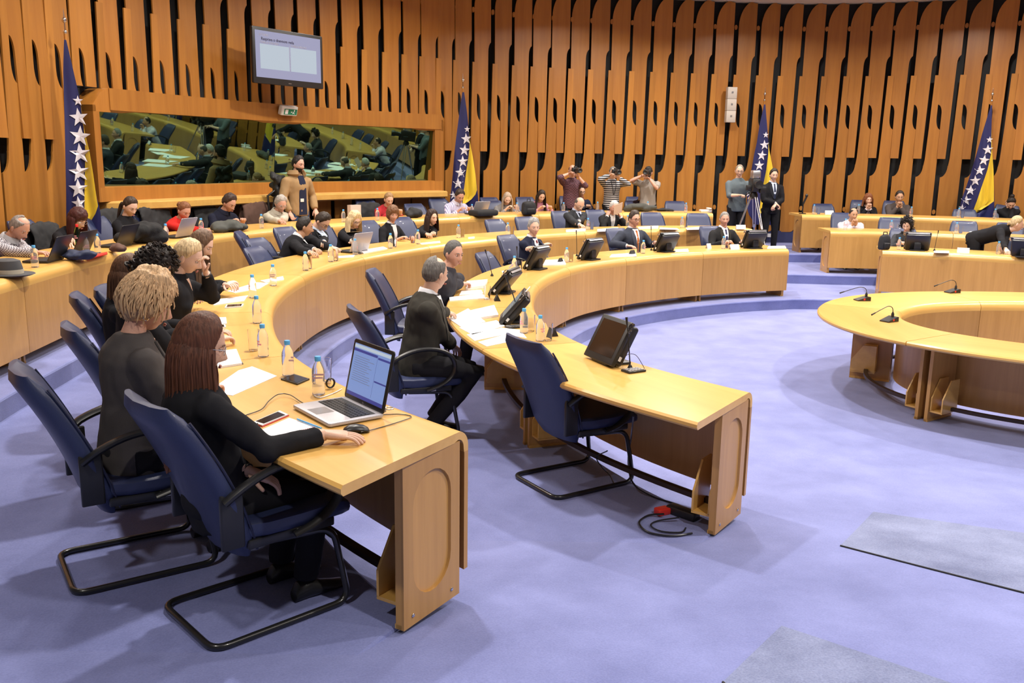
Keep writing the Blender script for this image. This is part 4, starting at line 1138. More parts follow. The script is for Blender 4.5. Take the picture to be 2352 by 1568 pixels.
# --- second row, near end
p = person('woman with long straight auburn hair in a black jacket, hand on the computer mouse', None, None, LV[2], xy=(-1.20, 3.47), ang=-.82, s=.97, seatz=.44, lean=-.14, side=-.08, hyaw=-.40, hpitch=.28, hands=[wp(745, 998, T2+.04), wp(572, 1082, .95)],
           skinc=FAIR, hairc=(.10, .036, .019), hs='long', ht=.016, hnoise=.1, long=dict(len=.50, ang=128, spread=.022, amp=.006, back=.03, fine=150, w=(.092, .110)), top=(.012, .012, .013), collar=(.012, .012, .013), female=True, glasses='steel', near=True, curl=(.32, .5), strand=0,
           poles=[(.5, -.3, -.8), (-.7, -.3, -.5)], watch=1, handdir=[Vector((.61, .80, -.06)), Vector((.5, .7, -.4))])
HERO = p; chair((-1.04, 3.57), -.82, LV[2], 'navy leather armchair of the auburn haired woman at the laptop')
p = person('woman with short wavy blonde hair and hoop earrings in a dark grey jacket, writing', None, None, LV[2], xy=(-1.75, 3.95), ang=-.88, s=1.02, lean=.08, bulk=1.1, hyaw=-.15, hpitch=.35, hands=[wp(470, 905, T2+.035), wp(440, 890, T2+.035)],
           skinc=RUDDY, hairc=(.60, .39, .21), hs='full', ht=.030, htop=.014, hnoise=.35, strand=420, top=(.072, .064, .062), lapel=(.05, .045, .045), female=True, near=True, earring=True, curl=(1.0, .8), neckv=.06)
chair((-1.72, 3.98), -.98, LV[2], 'navy leather armchair of the short haired blonde woman, second from the front')
chair((-1.97, 4.93), -1.0, LV[2], 'navy leather armchair of the curly haired woman, behind the blonde woman\'s armchair')
p = person('woman with curly black hair seated behind the short haired blonde', 352, 625, LV[2], R2, s=1.02, seatz=.46, lean=.1, hyaw=-.1, hpitch=.45, skinc=FAIR, hairc=(.018, .012, .010), curly=.03, top=BLACK, female=True, near=True)
p = person('woman with long straight brown hair in black, seen from behind', 296, 628, LV[2], R2, s=.96, seatz=.44, lean=.0, hyaw=.1, hpitch=.2, skinc=FAIR, hairc=(.10, .045, .022), hs='long', ht=.014, hnoise=.1, long=dict(len=.36, ang=130, spread=.02, amp=.004), top=BLACK, female=True, near=True)
chair((-2.42, 5.95), -1.12, LV[2], 'navy leather armchair of the long haired brunette, beside the third row desk')
p = person('woman with a pale blonde ponytail resting her cheek on her hand while writing', 432, 588, LV[2], R2, hx=.50, dmin=5.2, lean=.22, hyaw=-.25, hpitch=.45, hroll=.12, hands=[wp(472, 690, T2+.03), (-.10, .30, 1.06)], curl=(1.1, 1.2),
           handdir=[None, Vector((.25, -.25, 1))], poles=[(.5, -.2, -.8), (-.6, .5, -.8)], skinc=PALE, hairc=(.62, .46, .26), hs='up', ht=.012, bun=(0, -.115, -.02, .032, .20), top=BLACK, female=True, near=True, watch=1, neckv=.08)
seat_for(p, 'armchair hidden behind the blonde woman with the ponytail')
p = person('woman with brown hair and long blonde ends in black, looking at her phone', 462, 560, LV[2], R2, hx=.55, dmin=5.8, lean=.25, hyaw=-.1, hpitch=.5, hands=[wp(510, 660, T2+.08), wp(520, 655, T2+.10)], skinc=PALE, hairc=(.13, .075, .045), hs='long', ht=.012, long=dict(len=.34, ang=120),
           top=BLACK, female=True, near=True, watch=0)
seat_for(p, 'armchair hidden behind the woman with the phone')
chair_px(575, 568, R2, LV[2], 'empty navy chair left of the man leaning over in the black suit, nearer of two')
chair_px(580, 548, R2, LV[2], 'empty navy chair half hidden behind the nearer empty chair', off=1.42)
p = person('black haired man in a black suit leaning over to his neighbour', 700, 520, LV[2], R2, hx=.8, dmin=8, lean=.45, turn=.5, hyaw=.1, hpitch=.2, hands=[wp(728, 588, T2+.03), wp(738, 580, T2+.03)], skinc=TAN, hairc=(.02, .016, .015), hs='short', top=BLACK, shirt=(.75, .77, .8), near=True)
seat_for(p, 'navy chair under the leaning man in the black suit', .0)
p = person('man in black glasses and striped tie bending over his phone', 741, 508, LV[2], R2, hx=.85, dmin=8, lean=.25, hyaw=0, hpitch=.75, hands=[wp(770, 572, T2+.04), wp(748, 580, T2+.04)], skinc=FAIR, hairc=(.03, .02, .015), top=BLACK, shirt=(.55, .65, .8), tie=(.05, .06, .09), glasses='black')
seat_for(p, 'navy chair of the man with the striped tie')
p = person('blonde woman in black glasses behind an open laptop', 814, 505, LV[2], R2, hx=.88, lean=.15, hyaw=-.35, hpitch=.35, hands=[wp(838, 565, T2+.03), wp(805, 570, T2+.03)], skinc=PALE, hairc=(.66, .50, .28), hs='bob', ht=.022, long=dict(len=.16, ang=122), top=BLACK, female=True, glasses='black')
seat_for(p, 'navy chair of the blonde woman in black glasses')
p = person('woman with a short brown bob and white collar in a black jacket', 902, 492, LV[2], R2, hx=.88, lean=.08, hyaw=-.55, hpitch=.1, hands=[(.16, .34, .77), (-.12, .36, .77)], skinc=RUDDY, hairc=(.16, .075, .035), hs='fringe', ht=.024, top=BLACK, shirt=(.75, .75, .8), female=True)
seat_for(p, 'navy chair of the woman with the brown bob')
p = person('woman with shoulder length dark hair in a black jacket, hands together', 992, 500, LV[2], R2, hx=.88, lean=.10, hyaw=-.15, hpitch=.05, hands=[wp(1000, 547, T2+.05), wp(994, 550, T2+.05)], skinc=FAIR, hairc=(.035, .018, .014), hs='full', ht=.022, long=dict(len=.20, ang=125), top=BLACK, collar=BLACK, female=True, neckv=.10, curl=1.2)
seat_for(p, 'navy chair of the dark haired woman in black')
chair_px(1130, 504, R2, LV[2], 'empty navy chair left of a matching one, behind the second row'); chair_px(1200, 498, R2, LV[2], 'empty navy chair right of a matching one, behind the grey haired man')
p = person('balding man in glasses, charcoal suit and dark tie, reading', 1331, 468, LV[2], R2, hx=.88, lean=.2, hyaw=-.1, hpitch=.6, hands=[wp(1340, 522, T2+.03), wp(1318, 524, T2+.03)], skinc=FAIR, hairc=(.10, .09, .085), hs='bald', ht=.008, top=(.035, .037, .042), shirt=(.55, .62, .8), tie=(.02, .022, .04), glasses='steel')
seat_for(p, 'navy chair of the balding man in glasses')
p = person('white haired man in a dark suit holding up a sheet of paper', 1410, 476, LV[2], R2, hx=.88, lean=.1, hyaw=-.1, hpitch=.35, hands=[(.14, .30, .92), (-.14, .30, .90)], skinc=RUDDY, hairc=(.55, .54, .52), hs='receding', ht=.012, top=(.025, .025, .027), shirt=(.75, .75, .75), curl=1.2)
seat_for(p, 'navy chair of the white haired man'); HOLD = p
chair_px(1493, 488, R2, LV[2], 'empty navy chair behind the man with the orange tie'); chair_px(1600, 490, R2, LV[2], 'empty navy chair at the far end of the second row')
# --- front row
p = person('man in a dark charcoal suit turned away, bald spot showing, hand on papers', 1000, 628, LV[1], R1, xy=None, s=1.0, lean=.18, turn=-.15, hyaw=.6, bulk=1.06, hpitch=.1, hands=[wp(1052, 812, .72), wp(1035, 723, T1+.03)], skinc=FAIR, hairc=(.13, .12, .11), hs='short', thin=True, ht=.010, top=(.040, .037, .031), shirt=(.78, .80, .85), near=True,
           knee=[(.14, .44, .50), (-.08, .40, .50), (.10, .10, .09), (-.10, .12, .09)])
MAN = p; seat_for(p, 'navy leather armchair under the man in the dark charcoal suit', .02, turn=.25)
p = person('stocky man in a dark grey jacket, arms folded on the desk, looking across', 1042, 582, LV[1], R1, hx=.72, dmin=6, lean=.35, hyaw=-.7, hpitch=.15, hands=[wp(1066, 655, T1+.05), wp(1062, 640, T1+.07)], handdir=[Vector((-.7, .5, 0)), Vector((.8, -.2, 0))], skinc=RUDDY, hairc=(.10, .095, .09), hs='short', ht=.010, top=(.045, .045, .055), near=True, bulk=1.08)
seat_for(p, 'navy leather armchair behind the stocky man in the dark grey jacket', -.08)
chair((.46, 5.59), face(R1, (.46, 5.59)), LV[1], 'empty navy leather armchair at the near end of the front row')
chair_px(1103, 580, R1, LV[1], 'empty navy chair between the stocky man and the man with folded arms')
p = person('grey haired man in a navy suit with folded arms looking aside', 1226, 522, LV[1], R1, hx=1.1, lean=.0, hyaw=-.55, hpitch=.0, hands=[(-.12, .22, .88), (.12, .20, .86)], handdir=[Vector((-1, .1, .2)), Vector((1, .1, .1))], poles=[(.7, .1, -.8), (-.7, .1, -.8)], skinc=FAIR, hairc=(.30, .30, .30), ht=.016, htop=.01, top=(.022, .026, .05), shirt=(.7, .74, .8), tie=(.16, .015, .02))
seat_for(p, 'navy chair of the man with folded arms')
p = person('man in glasses, dark blue suit and orange tie sitting back', 1457, 503, LV[1], R1, hx=1.15, lean=-.03, hyaw=-.1, hpitch=.05, hands=[(.34, .30, .78), (-.24, .30, .80)], poles=[(.8, -.4, -.3), (-.6, -.3, -.6)], skinc=RUDDY, hairc=(.05, .035, .028), ht=.014, htop=.01, top=(.04, .046, .065), shirt=(.80, .80, .86), tie=(.45, .13, .03), glasses='black', bulk=1.08)
seat_for(p, 'navy chair of the man with the orange tie')
p = person('grey haired man in a black suit and dark blue tie at the far end desk', 1664, 503, LV[1], R1, hx=1.1, lean=.02, hyaw=-.35, hpitch=.05, hands=[(.18, .34, .78), (-.18, .34, .78)], skinc=RUDDY, hairc=(.22, .21, .20), ht=.009, top=(.022, .022, .024), shirt=(.72, .74, .8), tie=(.03, .035, .09))
seat_for(p, 'navy chair of the man in the black suit at the far end')
# --- third row
def p3(label, px, py, chairlabel=None, hx=.68, **k):
    r = person(label, px, py, LV[3], R3, hx=hx, **k)
    if chairlabel: seat_for(r, chairlabel)
    return r
M['gingham'] = checks('checked_shirt', (.60, .58, .62), (.045, .04, .06), 85); M['stripe'] = checks('striped_jumper', (.02, .02, .025), (.55, .55, .58), 24, 'Z')
M['plaid'] = checks('plaid_shirt', (.05, .02, .03), (.12, .05, .07), 40); M['lilacst'] = checks('striped_shirt', (.62, .60, .74), (.25, .22, .42), 34, 'X'); M['denim'] = plain('denim', (.10, .13, .15), .9)
p3('balding grey haired man in a dark checked shirt typing', 45, 522, 'chair of the man in the checked shirt', lean=.3, hyaw=-.25, hpitch=.6, hands=[wp(108, 583, T3+.04), wp(95, 590, T3+.04)], skinc=RUDDY, hairc=(.25, .22, .20), hs='short', thin=True, ht=.008, topmat='gingham', collar=(.4, .4, .42), lanyard=(.02, .02, .05), hx=.70)
p3('woman with dark red hair and white framed glasses in black', 178, 502, 'chair of the woman with dark red hair', lean=.25, hyaw=-.15, hpitch=.5, hands=[wp(165, 572, T3+.03), wp(150, 575, T3+.03)], skinc=PALE, hairc=(.06, .016, .014), hs='fringe', ht=.02, chin=1, long=dict(len=.24, ang=120), top=BLACK, female=True, glasses='steel')
p3('young woman with brown hair tied back, in a black fur trimmed top', 299, 474, 'chair of the young woman with tied back hair, draped with a coat', lean=.15, hyaw=-.35, hpitch=.45, skinc=PALE, hairc=(.045, .028, .02), hs='up', ht=.012, bun=(0, -.12, -.04, .03, .22), top=BLACK, female=True)
p3('woman in a bright red jumper working behind a silver laptop', 423, 484, 'blue chair of the woman in the red jumper', lean=.28, hyaw=-.3, hpitch=.45, hands=[wp(470, 528, T3+.03), wp(440, 532, T3+.03)], skinc=RUDDY, hairc=(.20, .08, .035), hs='up', ht=.012, bun=(0, -.12, .03, .036), top=(.62, .03, .025), female=True, lanyard=BLACK)
p3('short haired person in a dark navy coat looking down', 527, 466, 'chair of the person in the dark navy coat', lean=.12, hyaw=-.1, hpitch=.5, skinc=RUDDY, hairc=(.05, .03, .025), hs='short', ht=.022, top=(.016, .018, .035), collar=(.016, .018, .035))
p3('grey haired man in glasses and a beige jumper with a lanyard', 645, 468, 'chair of the man in the beige jumper, a pale coat over it', lean=.2, hyaw=-.35, hpitch=.45, hands=[wp(655, 512, T3+.03), wp(640, 514, T3+.03)], skinc=RUDDY, hairc=(.38, .35, .32), hs='short', ht=.02, top=(.50, .46, .38), lanyard=BLACK, glasses='steel', collar=(.5, .46, .38))
p3('woman with tied back fair hair in a dark red cardigan', 893, 458, 'blue chair of the woman in the dark red cardigan', lean=.15, hyaw=-.3, hpitch=.35, skinc=FAIR, hairc=(.32, .19, .09), hs='up', ht=.012, bun=(0, -.11, .0, .034), top=(.42, .03, .04), female=True)
p3('dark haired man in a pale striped shirt with a shoulder strap', 1056, 450, 'chair of the man in the pale striped shirt', lean=.2, hyaw=-.3, hpitch=.5, skinc=RUDDY, hairc=(.05, .035, .03), hs='short', ht=.018, topmat='lilacst', collar=(.6, .58, .7))
p3('woman with long ash blonde hair in a grey cardigan, writing', 1165, 456, 'blue chair of the ash blonde woman in grey', lean=.12, hyaw=-.35, hpitch=.45, skinc=PALE, hairc=(.42, .33, .25), hs='long', ht=.014, long=dict(len=.26, ang=124), top=(.26, .25, .25), female=True)
p3('woman with long dark hair in a pink jumper', 1243, 450, 'chair of the woman in pink', lean=.1, hyaw=-.2, hpitch=.4, skinc=FAIR, hairc=(.03, .012, .014), hs='long', ht=.014, long=dict(len=.30, ang=122), top=(.62, .26, .36), female=True)
p3('dark haired man in glasses and a navy jumper between two desks', 1335, 440, 'blue chair of the man in the navy jumper', lean=.08, hyaw=-.05, hpitch=.1, hx=1.05, skinc=FAIR, hairc=(.02, .015, .013), hs='short', ht=.010, top=(.02, .024, .05), glasses='black', collar=(.3, .12, .12))
p3('blonde woman in glasses and a black top, smiling', 1480, 442, 'chair of the smiling blonde woman in glasses', lean=.1, hyaw=.1, hpitch=.15, hx=1.0, skinc=PALE, hairc=(.48, .32, .16), hs='bob', ht=.022, long=dict(len=.16, ang=118), top=(.03, .016, .022), female=True, glasses='black')
for px, py, lb in ((946, 468, 'empty blue chair right of the woman in the dark red cardigan'), (1128, 461, 'empty blue chair behind the black briefcase'), (1455, 461, 'blue chair heaped with a dark coat, left of the smiling blonde woman'), (1549, 462, 'empty blue chair standing alone near the end of the third row')):
    chair_px(px, py, R3, LV[3], lb)
# --- right hand block
p = person('balding man in a white shirt resting his chin on clasped hands', 1960, 492, LV[2], Q2, hx=.70, lean=.2, hyaw=.1, hpitch=.1, hands='chin', poles=[(.35, .3, -.9), (-.35, .3, -.9)], skinc=TAN, hairc=(.02, .015, .012), hs='short', thin=True, ht=.008, top=(.62, .58, .66), curl=1.3)
seat_for(p, 'blue chair of the man in the white shirt')
p = person('woman with big curly black hair behind a monitor, in grey', 2083, 517, LV[1], Q1, hx=.95, lean=.1, hyaw=-.3, hpitch=.3, skinc=PALE, hairc=(.014, .010, .010), curly=.045, top=(.06, .06, .068), female=True)
seat_for(p, 'blue chair of the woman with curly black hair')
p = person('auburn haired woman in black and white leaning her chin on her hand', 1994, 458, LV[3], Q3, hx=.9, lean=.1, hyaw=.1, hpitch=.1, hands='chin', poles=[(.35, .3, -.9), (-.35, .3, -.9)], skinc=FAIR, hairc=(.20, .07, .03), hs='bob', ht=.02, long=dict(len=.14, ang=118), top=BLACK, shirt=(.72, .6, .62), female=True, curl=1.2)
seat_for(p, 'chair of the auburn haired woman leaning on her hand')
p = person('dark haired man in a grey jacket, hands clasped before his mouth', 2066, 452, LV[3], Q3, hx=.9, lean=.12, hyaw=.05, hpitch=.15, hands='chin', poles=[(.35, .3, -.9), (-.35, .3, -.9)], skinc=TAN, hairc=(.022, .016, .014), hs='short', ht=.014, top=(.085, .07, .068), curl=1.3)
seat_for(p, 'blue chair of the man in the grey jacket')
p = person('woman with black hair in a bun, in black, bowing her head', 2322, 466, LV[3], Q3, hx=.9, lean=.25, hyaw=.2, hpitch=.7, hands=[(.02, .26, .95), (-.05, .28, .95)], skinc=FAIR, hairc=(.014, .011, .010), hs='up', ht=.014, bun=(0, -.06, .13, .045), top=BLACK, female=True)
seat_for(p, 'chair of the woman with the black bun')
p = person('fair haired woman in a black jacket standing bent over the desk', None, None, LV[1], xy=(7.50, 14.55), ang=-2.36, sit=False, s=.98, lean=1.22, hyaw=.5, hpitch=.15, hands=[wp(2312, 578, T1+.04), wp(2306, 575, T1+.04)], skinc=PALE, hairc=(.48, .36, .20), hs='up', ht=.012, bun=(0, -.11, -.01, .034), top=BLACK, female=True)
for px, py, cv, L, lb in ((1888, 468, Q3, 3, 'empty blue chair behind the white card at the aisle'), (2215, 481, Q3, 3, 'empty blue chair in the back row, below the rightmost flag'), (2046, 500, Q2, 2, 'empty blue chair left of the curly haired woman'), (2215, 508, Q2, 2, 'empty blue chair left of the standing blonde woman'), (2320, 512, Q2, 2, 'empty blue chair right of the standing blonde woman'), (2345, 548, Q1, 1, 'blue chair cut by the right edge')):
    chair_px(px, py, cv, LV[L], lb)
# --- standing by the wall
def stand(label, px, py, off, wallang=None, **k):
    e, q, z = row_point(px, py, WALL, -off) if False else (0, None, 0)
    for i in range(400):
        D = 6+i*.05; d = at(px, 784, 1.0); r_ = Vector((d.x, d.y))/d.y; c = r_*D; t = WALL.near(c); o = (c-WALL.p(t)).dot(WALL.nor(t))
        if o < off: break
    z = None
    a = at(px, py, CAM_H+(1 if at(px, py, CAM_H+1).y > 0 else -1)); sgn = a.z-CAM_H; z = CAM_H+sgn*c.y/a.y
    s_ = (z-LV[3])/1.635;
    n = WALL.nor(t); ang = math.atan2(-n.x, n.y)+k.pop('turn', 0)
    return person(label, None, None, LV[3], xy=(c.x, c.y), ang=ang, sit=False, s=max(.85, min(1.12, s_)), **k)
PARKA = stand('bearded man in an open tan parka over navy, wearing a badge', 694, 372, .80, turn=-.1, lean=0.0, hyaw=.12, hpitch=.12, hands=[(.26, .12, .88), (-.27, .10, .90)], skinc=RUDDY, hairc=(.02, .016, .014), ht=.018, beard=(.02, .016, .014), top=(.34, .22, .11), parka=True, trousers=(.03, .05, .10), bulk=1.02, curl=.7)
CAM1 = stand('photographer in a dark plaid shirt with a camera raised, bald head', 1302, 388, .95, lean=.02, hyaw=-.2, hpitch=.0, hands='camera', poles=[(.9, .0, -.5), (-.7, .2, -.8)], skinc=RUDDY, hairc=(.03, .02, .02), hs='bald', ht=.006, topmat='plaid', bare=1, curl=1.2)
CAM2 = stand('photographer in a black and white striped jumper aiming a camera', 1392, 392, .95, lean=.02, hyaw=-.1, hpitch=.0, hands='camera', poles=[(.9, .0, -.5), (-.9, .0, -.5)], skinc=FAIR, hairc=(.16, .15, .14), hs='short', ht=.008, topmat='stripe', curl=1.2, lanyard=BLACK)
CAM3 = stand('photographer in a grey short sleeved shirt aiming a long lens', 1473, 392, .95, turn=-.5, lean=.02, hyaw=-.15, hpitch=.1, hands='camera', poles=[(.9, .0, -.6), (-.7, .0, -.8)], skinc=RUDDY, hairc=(.02, .016, .014), hs='short', ht=.014, beard=(.03, .02, .02), top=(.34, .31, .28), bare=2, curl=1.2)
CAM4 = stand('cameraman in a grey denim shirt behind a large television camera', 1672, 388, 2.1, lean=.02, turn=-.2, hyaw=-.1, hpitch=.1, hands=[(.05, .34, 1.12), (-.20, .34, 1.10)], skinc=FAIR, hairc=(.22, .18, .14), hs='receding', ht=.008, topmat='denim', glasses='black', bare=1, curl=1.0)
SUIT = stand('young man in a black suit standing with folded hands before the flag', 1748, 398, 2.3, lean=.0, hyaw=-.1, hpitch=.05, hands=[(-.0, .20, .98), (.0, .21, .96)], handdir=[Vector((-.6, .3, -.6)), Vector((.6, .3, -.6))], poles=[(.8, -.3, -.4), (-.8, -.3, -.4)], skinc=FAIR, hairc=(.03, .02, .015), hs='short', ht=.014, htop=.008, top=(.014, .015, .02), shirt=(.62, .70, .85), tie=(.03, .04, .08), trousers=(.012, .012, .016), curl=.9)

# ------------------------------------------------------------------ things on the desks
def place(o, px, py, z, rz=0): p = at(px, py, z); o.location = (p.x, p.y, z); o.rotation_euler = (0, 0, rz); return o
def make_bottle():
    r = empty('water_bottle')
    m = MB().mat('pet'); m.lathe([(.0, .002), (.024, .0), (.031, .006), (.031, .05), (.0295, .06), (.031, .07), (.031, .115), (.029, .13), (.018, .158), (.0125, .165), (.0125, .178)], 20); m.build('bottle_body', r)
    m = MB().mat('cap'); m.lathe([(0, .170), (.0150, .170), (.0155, .190), (.0135, .193), (0, .193)], 18); m.build('cap', r)
    m = MB().mat('labelr')
    for z0, a0, a1 in ((.090, -.9, .5), (.074, -.7, .8)):
        m.grid([[(.0318*math.cos(a0+(a1-a0)*k/8), .0318*math.sin(a0+(a1-a0)*k/8), z) for k in range(9)] for z in (z0, z0+.009)])
    o = m.build('label_print', r); return r
BOT = make_bottle(); bfirst = [True]
def bottle(px, py, z, label, cap=None):
    o = BOT if bfirst[0] else copy_tree(BOT); bfirst[0] = False
    place(o, px, py, z, random.uniform(0, 6)); tag(o, label, 'bottle', 'small clear water bottles with blue caps'); return o
def make_glass():
    m = MB().mat('glass'); m.lathe([(0, .0), (.026, .0), (.028, .004), (.033, .13), (.0315, .13), (.0265, .010), (0, .010)], 20); return m.mesh('drinking_glass')
GL = make_glass()
def glass(px, py, z, label):
    o = bpy.data.objects.new('drinking_glass', GL); C.objects.link(o); place(o, px, py, z); tag(o, label, 'glass', 'plain drinking glasses'); return o
G2 = 'on the second row desk '
for px, py, z, lb in [(732, 906, T2, 'water bottle beside the open laptop, nearest bottle in the photo'), (662, 863, T2, 'water bottle standing behind the black phone'), (605, 819, T2, 'water bottle with a glass at its left, by the desk bend'),
    (591, 742, T2, 'water bottle in front of the papers, below the one with the hidden cap'), (581, 684, T2, 'water bottle right of the writing hand of the ponytailed woman'), (628, 656, T2, 'water bottle beside the white folder on the second row'), (702, 621, T2, 'water bottle left of the leaning man\'s cuff'),
    (760, 601, T2, 'water bottle by the hands of the leaning man'), (816, 585, T2, 'water bottle in front of the laptop of the blonde in glasses'), (897, 570, T2, 'water bottle before the woman with the brown bob'), (960, 560, T2, 'water bottle left of the dark haired woman\'s hands'),
    (1053, 546, T2, 'water bottle behind the stocky man\'s head'), (1166, 540, T2, 'water bottle between the two empty second row chairs'), (1350, 527, T2, 'water bottle right of the balding man in glasses'), (1441, 519, T2, 'water bottle right of the white haired man'), (1566, 523, T2, 'water bottle left of the last empty second row chair'),
    (1203, 765, T1, 'water bottle behind the armchair, left of two near the papers'), (1240, 783, T1, 'water bottle right of two by the papers, next to a glass'), (1181, 625, T1, 'water bottle beside a black name stand in the bend'), (1301, 602, T1, 'water bottle at the elbow of the man with folded arms'),
    (1477, 582, T1, 'water bottle in front of the orange tie'), (1661, 571, T1, 'water bottle in front of the man at the far end'),
    (81, 614, T3, 'water bottle in front of the checked shirt man'), (199, 586, T3, 'water bottle behind the navy cap, left of two'), (225, 581, T3, 'water bottle right of two by the orange folder'), (350, 553, T3, 'tall water bottle beside the black handbag'), (382, 552, T3, 'water bottle left of the silver laptop on the third row'),
    (463, 536, T3, 'water bottle before the woman in the red jumper'), (601, 524, T3, 'water bottle left of the man in the beige jumper'), (789, 510, T3, 'water bottle beside the white paper bag'), (867, 506, T3, 'water bottle left of the woman in the dark red cardigan'), (1084, 494, T3, 'water bottle right of the man in the striped shirt'),
    (1187, 489, T3, 'water bottle right of the ash blonde woman'), (1294, 488, T3, 'water bottle beside the photographer in plaid'), (1372, 486, T3, 'water bottle right of the man in the navy jumper'), (1487, 485, T3, 'water bottle before the smiling blonde woman'), (1575, 488, T3, 'water bottle right of the lone blue chair'),
    (1869, 492, T3, 'water bottle on the back row at the aisle, by the white card'), (1971, 491, T3, 'water bottle left of the auburn haired woman'), (2092, 497, T3, 'water bottle right of the man in the grey jacket'), (2201, 500, T3, 'water bottle before the empty chair in the back row, right'), (2284, 502, T3, 'water bottle left of the woman with the bun'),
    (1941, 527, T2, 'water bottle under the chin of the man in the white shirt'), (2046, 531, T2, 'water bottle before the empty chair left of the curly haired woman'), (2196, 536, T2, 'water bottle before the empty chair left of the standing woman'), (2306, 541, T2, 'water bottle right of the standing woman\'s face'),
    (2064, 573, T1, 'water bottle beside the black backpack'), (2292, 583, T1, 'water bottle at the standing woman\'s hands')]:
    bottle(px, py, z, lb)
for px, py, z, lb in [(748, 880, T2, 'empty glass behind the nearest water bottle'), (583, 805, T2, 'empty glass left of the bottle by the desk bend'), (710, 617, T2, 'glass beside the leaning man\'s cuff'), (771, 599, T2, 'glass right of the leaning man\'s hands'), (826, 583, T2, 'glass right of the bottle before the laptop'),
    (906, 567, T2, 'glass before the woman with the brown bob'), (948, 558, T2, 'glass left of the dark haired woman'), (1062, 545, T2, 'glass right of the stocky man\'s head'), (1176, 539, T2, 'glass between the two empty second row chairs'), (1359, 527, T2, 'glass right of the balding man'), (1575, 522, T2, 'glass before the last empty chair'),
    (1219, 761, T1, 'glass between the two bottles behind the armchair'), (1259, 782, T1, 'glass right of both bottles behind the armchair'), (1119, 688, T1, 'glass of water beside the tilted narrow monitor'), (1193, 623, T1, 'glass in the bend of the front row'), (1311, 601, T1, 'glass at the folded arms'), (1467, 580, T1, 'glass before the orange tie man'), (1669, 570, T1, 'glass before the man at the far end'),
    (2056, 531, T2, 'glass before the empty chair of the right block'), (1880, 492, T3, 'glass at the aisle end of the back row'), (2206, 536, T2, 'glass left of the standing blonde woman'), (2210, 500, T3, 'glass in the back row below the flag'), (2300, 583, T1, 'glass touching the standing woman\'s hand')]:
    glass(px, py, z, lb)
b = bottle(180, 567, T3, 'green bottle with a red cap beside the open laptop of the red haired woman')
def recolor(o, kind, mat):
    for ch in o.children:
        if ch.name.startswith(kind): ch.data = ch.data.copy(); ch.data.materials.clear(); ch.data.materials.append(M[mat])
recolor(b, 'cap', 'capred'); recolor(b, 'bottle_body', 'greenpet'); b['group'] = 'tall bottles'; b.scale = (1, 1, 1.25)
del b['group']

def sheet(pix, z, th, label, name='paper_sheet', mat='paper', cat='paper', group=None, edge=None, parent=None):
    P = [at(x, y, z+th) for x, y in pix]; c = sum((p for p in P), Vector())/len(P); base = Vector((c.x, c.y, z))
    m = MB().mat(mat); n = len(P)
    lo = [(p.x-c.x, p.y-c.y, 0.0005) for p in P]; hi = [(p.x-c.x, p.y-c.y, th) for p in P]
    m.add(lo+hi, [tuple(range(n))[::-1], tuple(range(n, 2*n))]+[(i, (i+1) % n, n+(i+1) % n, n+i) for i in range(n)])
    o = m.build(name, None, smooth=False); o.location = base
    if label: tag(o, label, cat, group)
    return o
def quad(px, py, z, w, d, ang): # corners of a small rectangle as pixel-free world sheet
    p = at(px, py, z); c, s = math.cos(ang), math.sin(ang)
    return [(p.x+c*a-s*b, p.y+s*a+c*b) for a, b in ((-w/2, -d/2), (w/2, -d/2), (w/2, d/2), (-w/2, d/2))], p
def slab(px, py, z, w, d, th, ang, label, name='paper_stack', mat='paper', cat='papers', group=None, fan=0):
    root = None; q, p = quad(px, py, z, w, d, ang)
    m = MB().mat(mat)
    k = 1 if not fan else fan
    for i in range(k):
        a = ang*0+random.uniform(-.06, .06)*(1 if fan else 0); T = Matrix.Rotation(a, 4, 'Z')
        m.box(-w/2, w/2, -d/2, d/2, .0005+th*i/k, th*(i+1)/k-.0002, T)
    o = m.build(name, None, smooth=False); o.location = (p.x, p.y, z); o.rotation_euler = (0, 0, ang); tag(o, label, cat, group); return o
# near section of the second row
sheet([(503, 903), (534, 908), (636, 863), (579, 841), (548, 850), (504, 880)], T2, .002, 'blank white sheets fanned in front of the auburn haired woman', 'paper_sheet')
nb = sheet([(470, 846), (556, 833), (543, 801), (482, 808)], T2, .012, 'white writing pad on a black folder before the short haired blonde woman', 'writing_pad', cat='notepad')
m = MB().mat('blackm'); 
sheet([(468, 849), (559, 835), (556, 830), (470, 843)], T2, .004, 'thin black folder under the white writing pad', 'folder', 'blackm', 'folder')
sheet([(474, 748), (521, 742), (519, 728), (495, 729), (492, 720), (470, 724)], T2, .01, 'small white papers beside the phone in the middle of the second row', 'paper_sheet')
def phone(pix, z, label, body='white', scr='screen_off'):
    o = sheet(pix, z, .008, label, 'mobile_phone', body, 'phone')
    P = [at(x, y, z+.0085) for x, y in pix]; c = sum(P, Vector())/len(P); m = MB().mat(scr)
    m.add([(p.x-c.x)*.84 and ((p.x-c.x)*.84, (p.y-c.y)*.80, .0088) for p in P], [(0, 1, 2, 3)]); m.build('screen', o, smooth=False, recalc=False); return o
phone([(475, 756), (519, 750), (517, 744), (478, 750)], T2, 'white phone with a black screen, middle of the second row')
phone([(516, 706), (556, 703), (560, 697), (520, 699)], T2, 'white phone lying near the ponytailed woman')
phone([(645, 869), (683, 881), (711, 869), (675, 858)], T2, 'black phone lying flat at the foot of a bottle', 'black')
ph = phone([(580, 969), (602, 976), (662, 951), (642, 942)], T2, 'white phone in a red case on its charging cable', 'white')
sheet([(579, 972), (603, 979), (664, 953), (662, 951), (602, 976), (581, 968)], T2, .004, 'thin red phone case edge', 'phone_case', 'red', 'phone case')
sp_ = sheet([(577, 997), (597, 1009), (732, 981), (664, 959)], T2, .006, 'white spiral notepad before the laptop', 'spiral_notepad', cat='notepad')
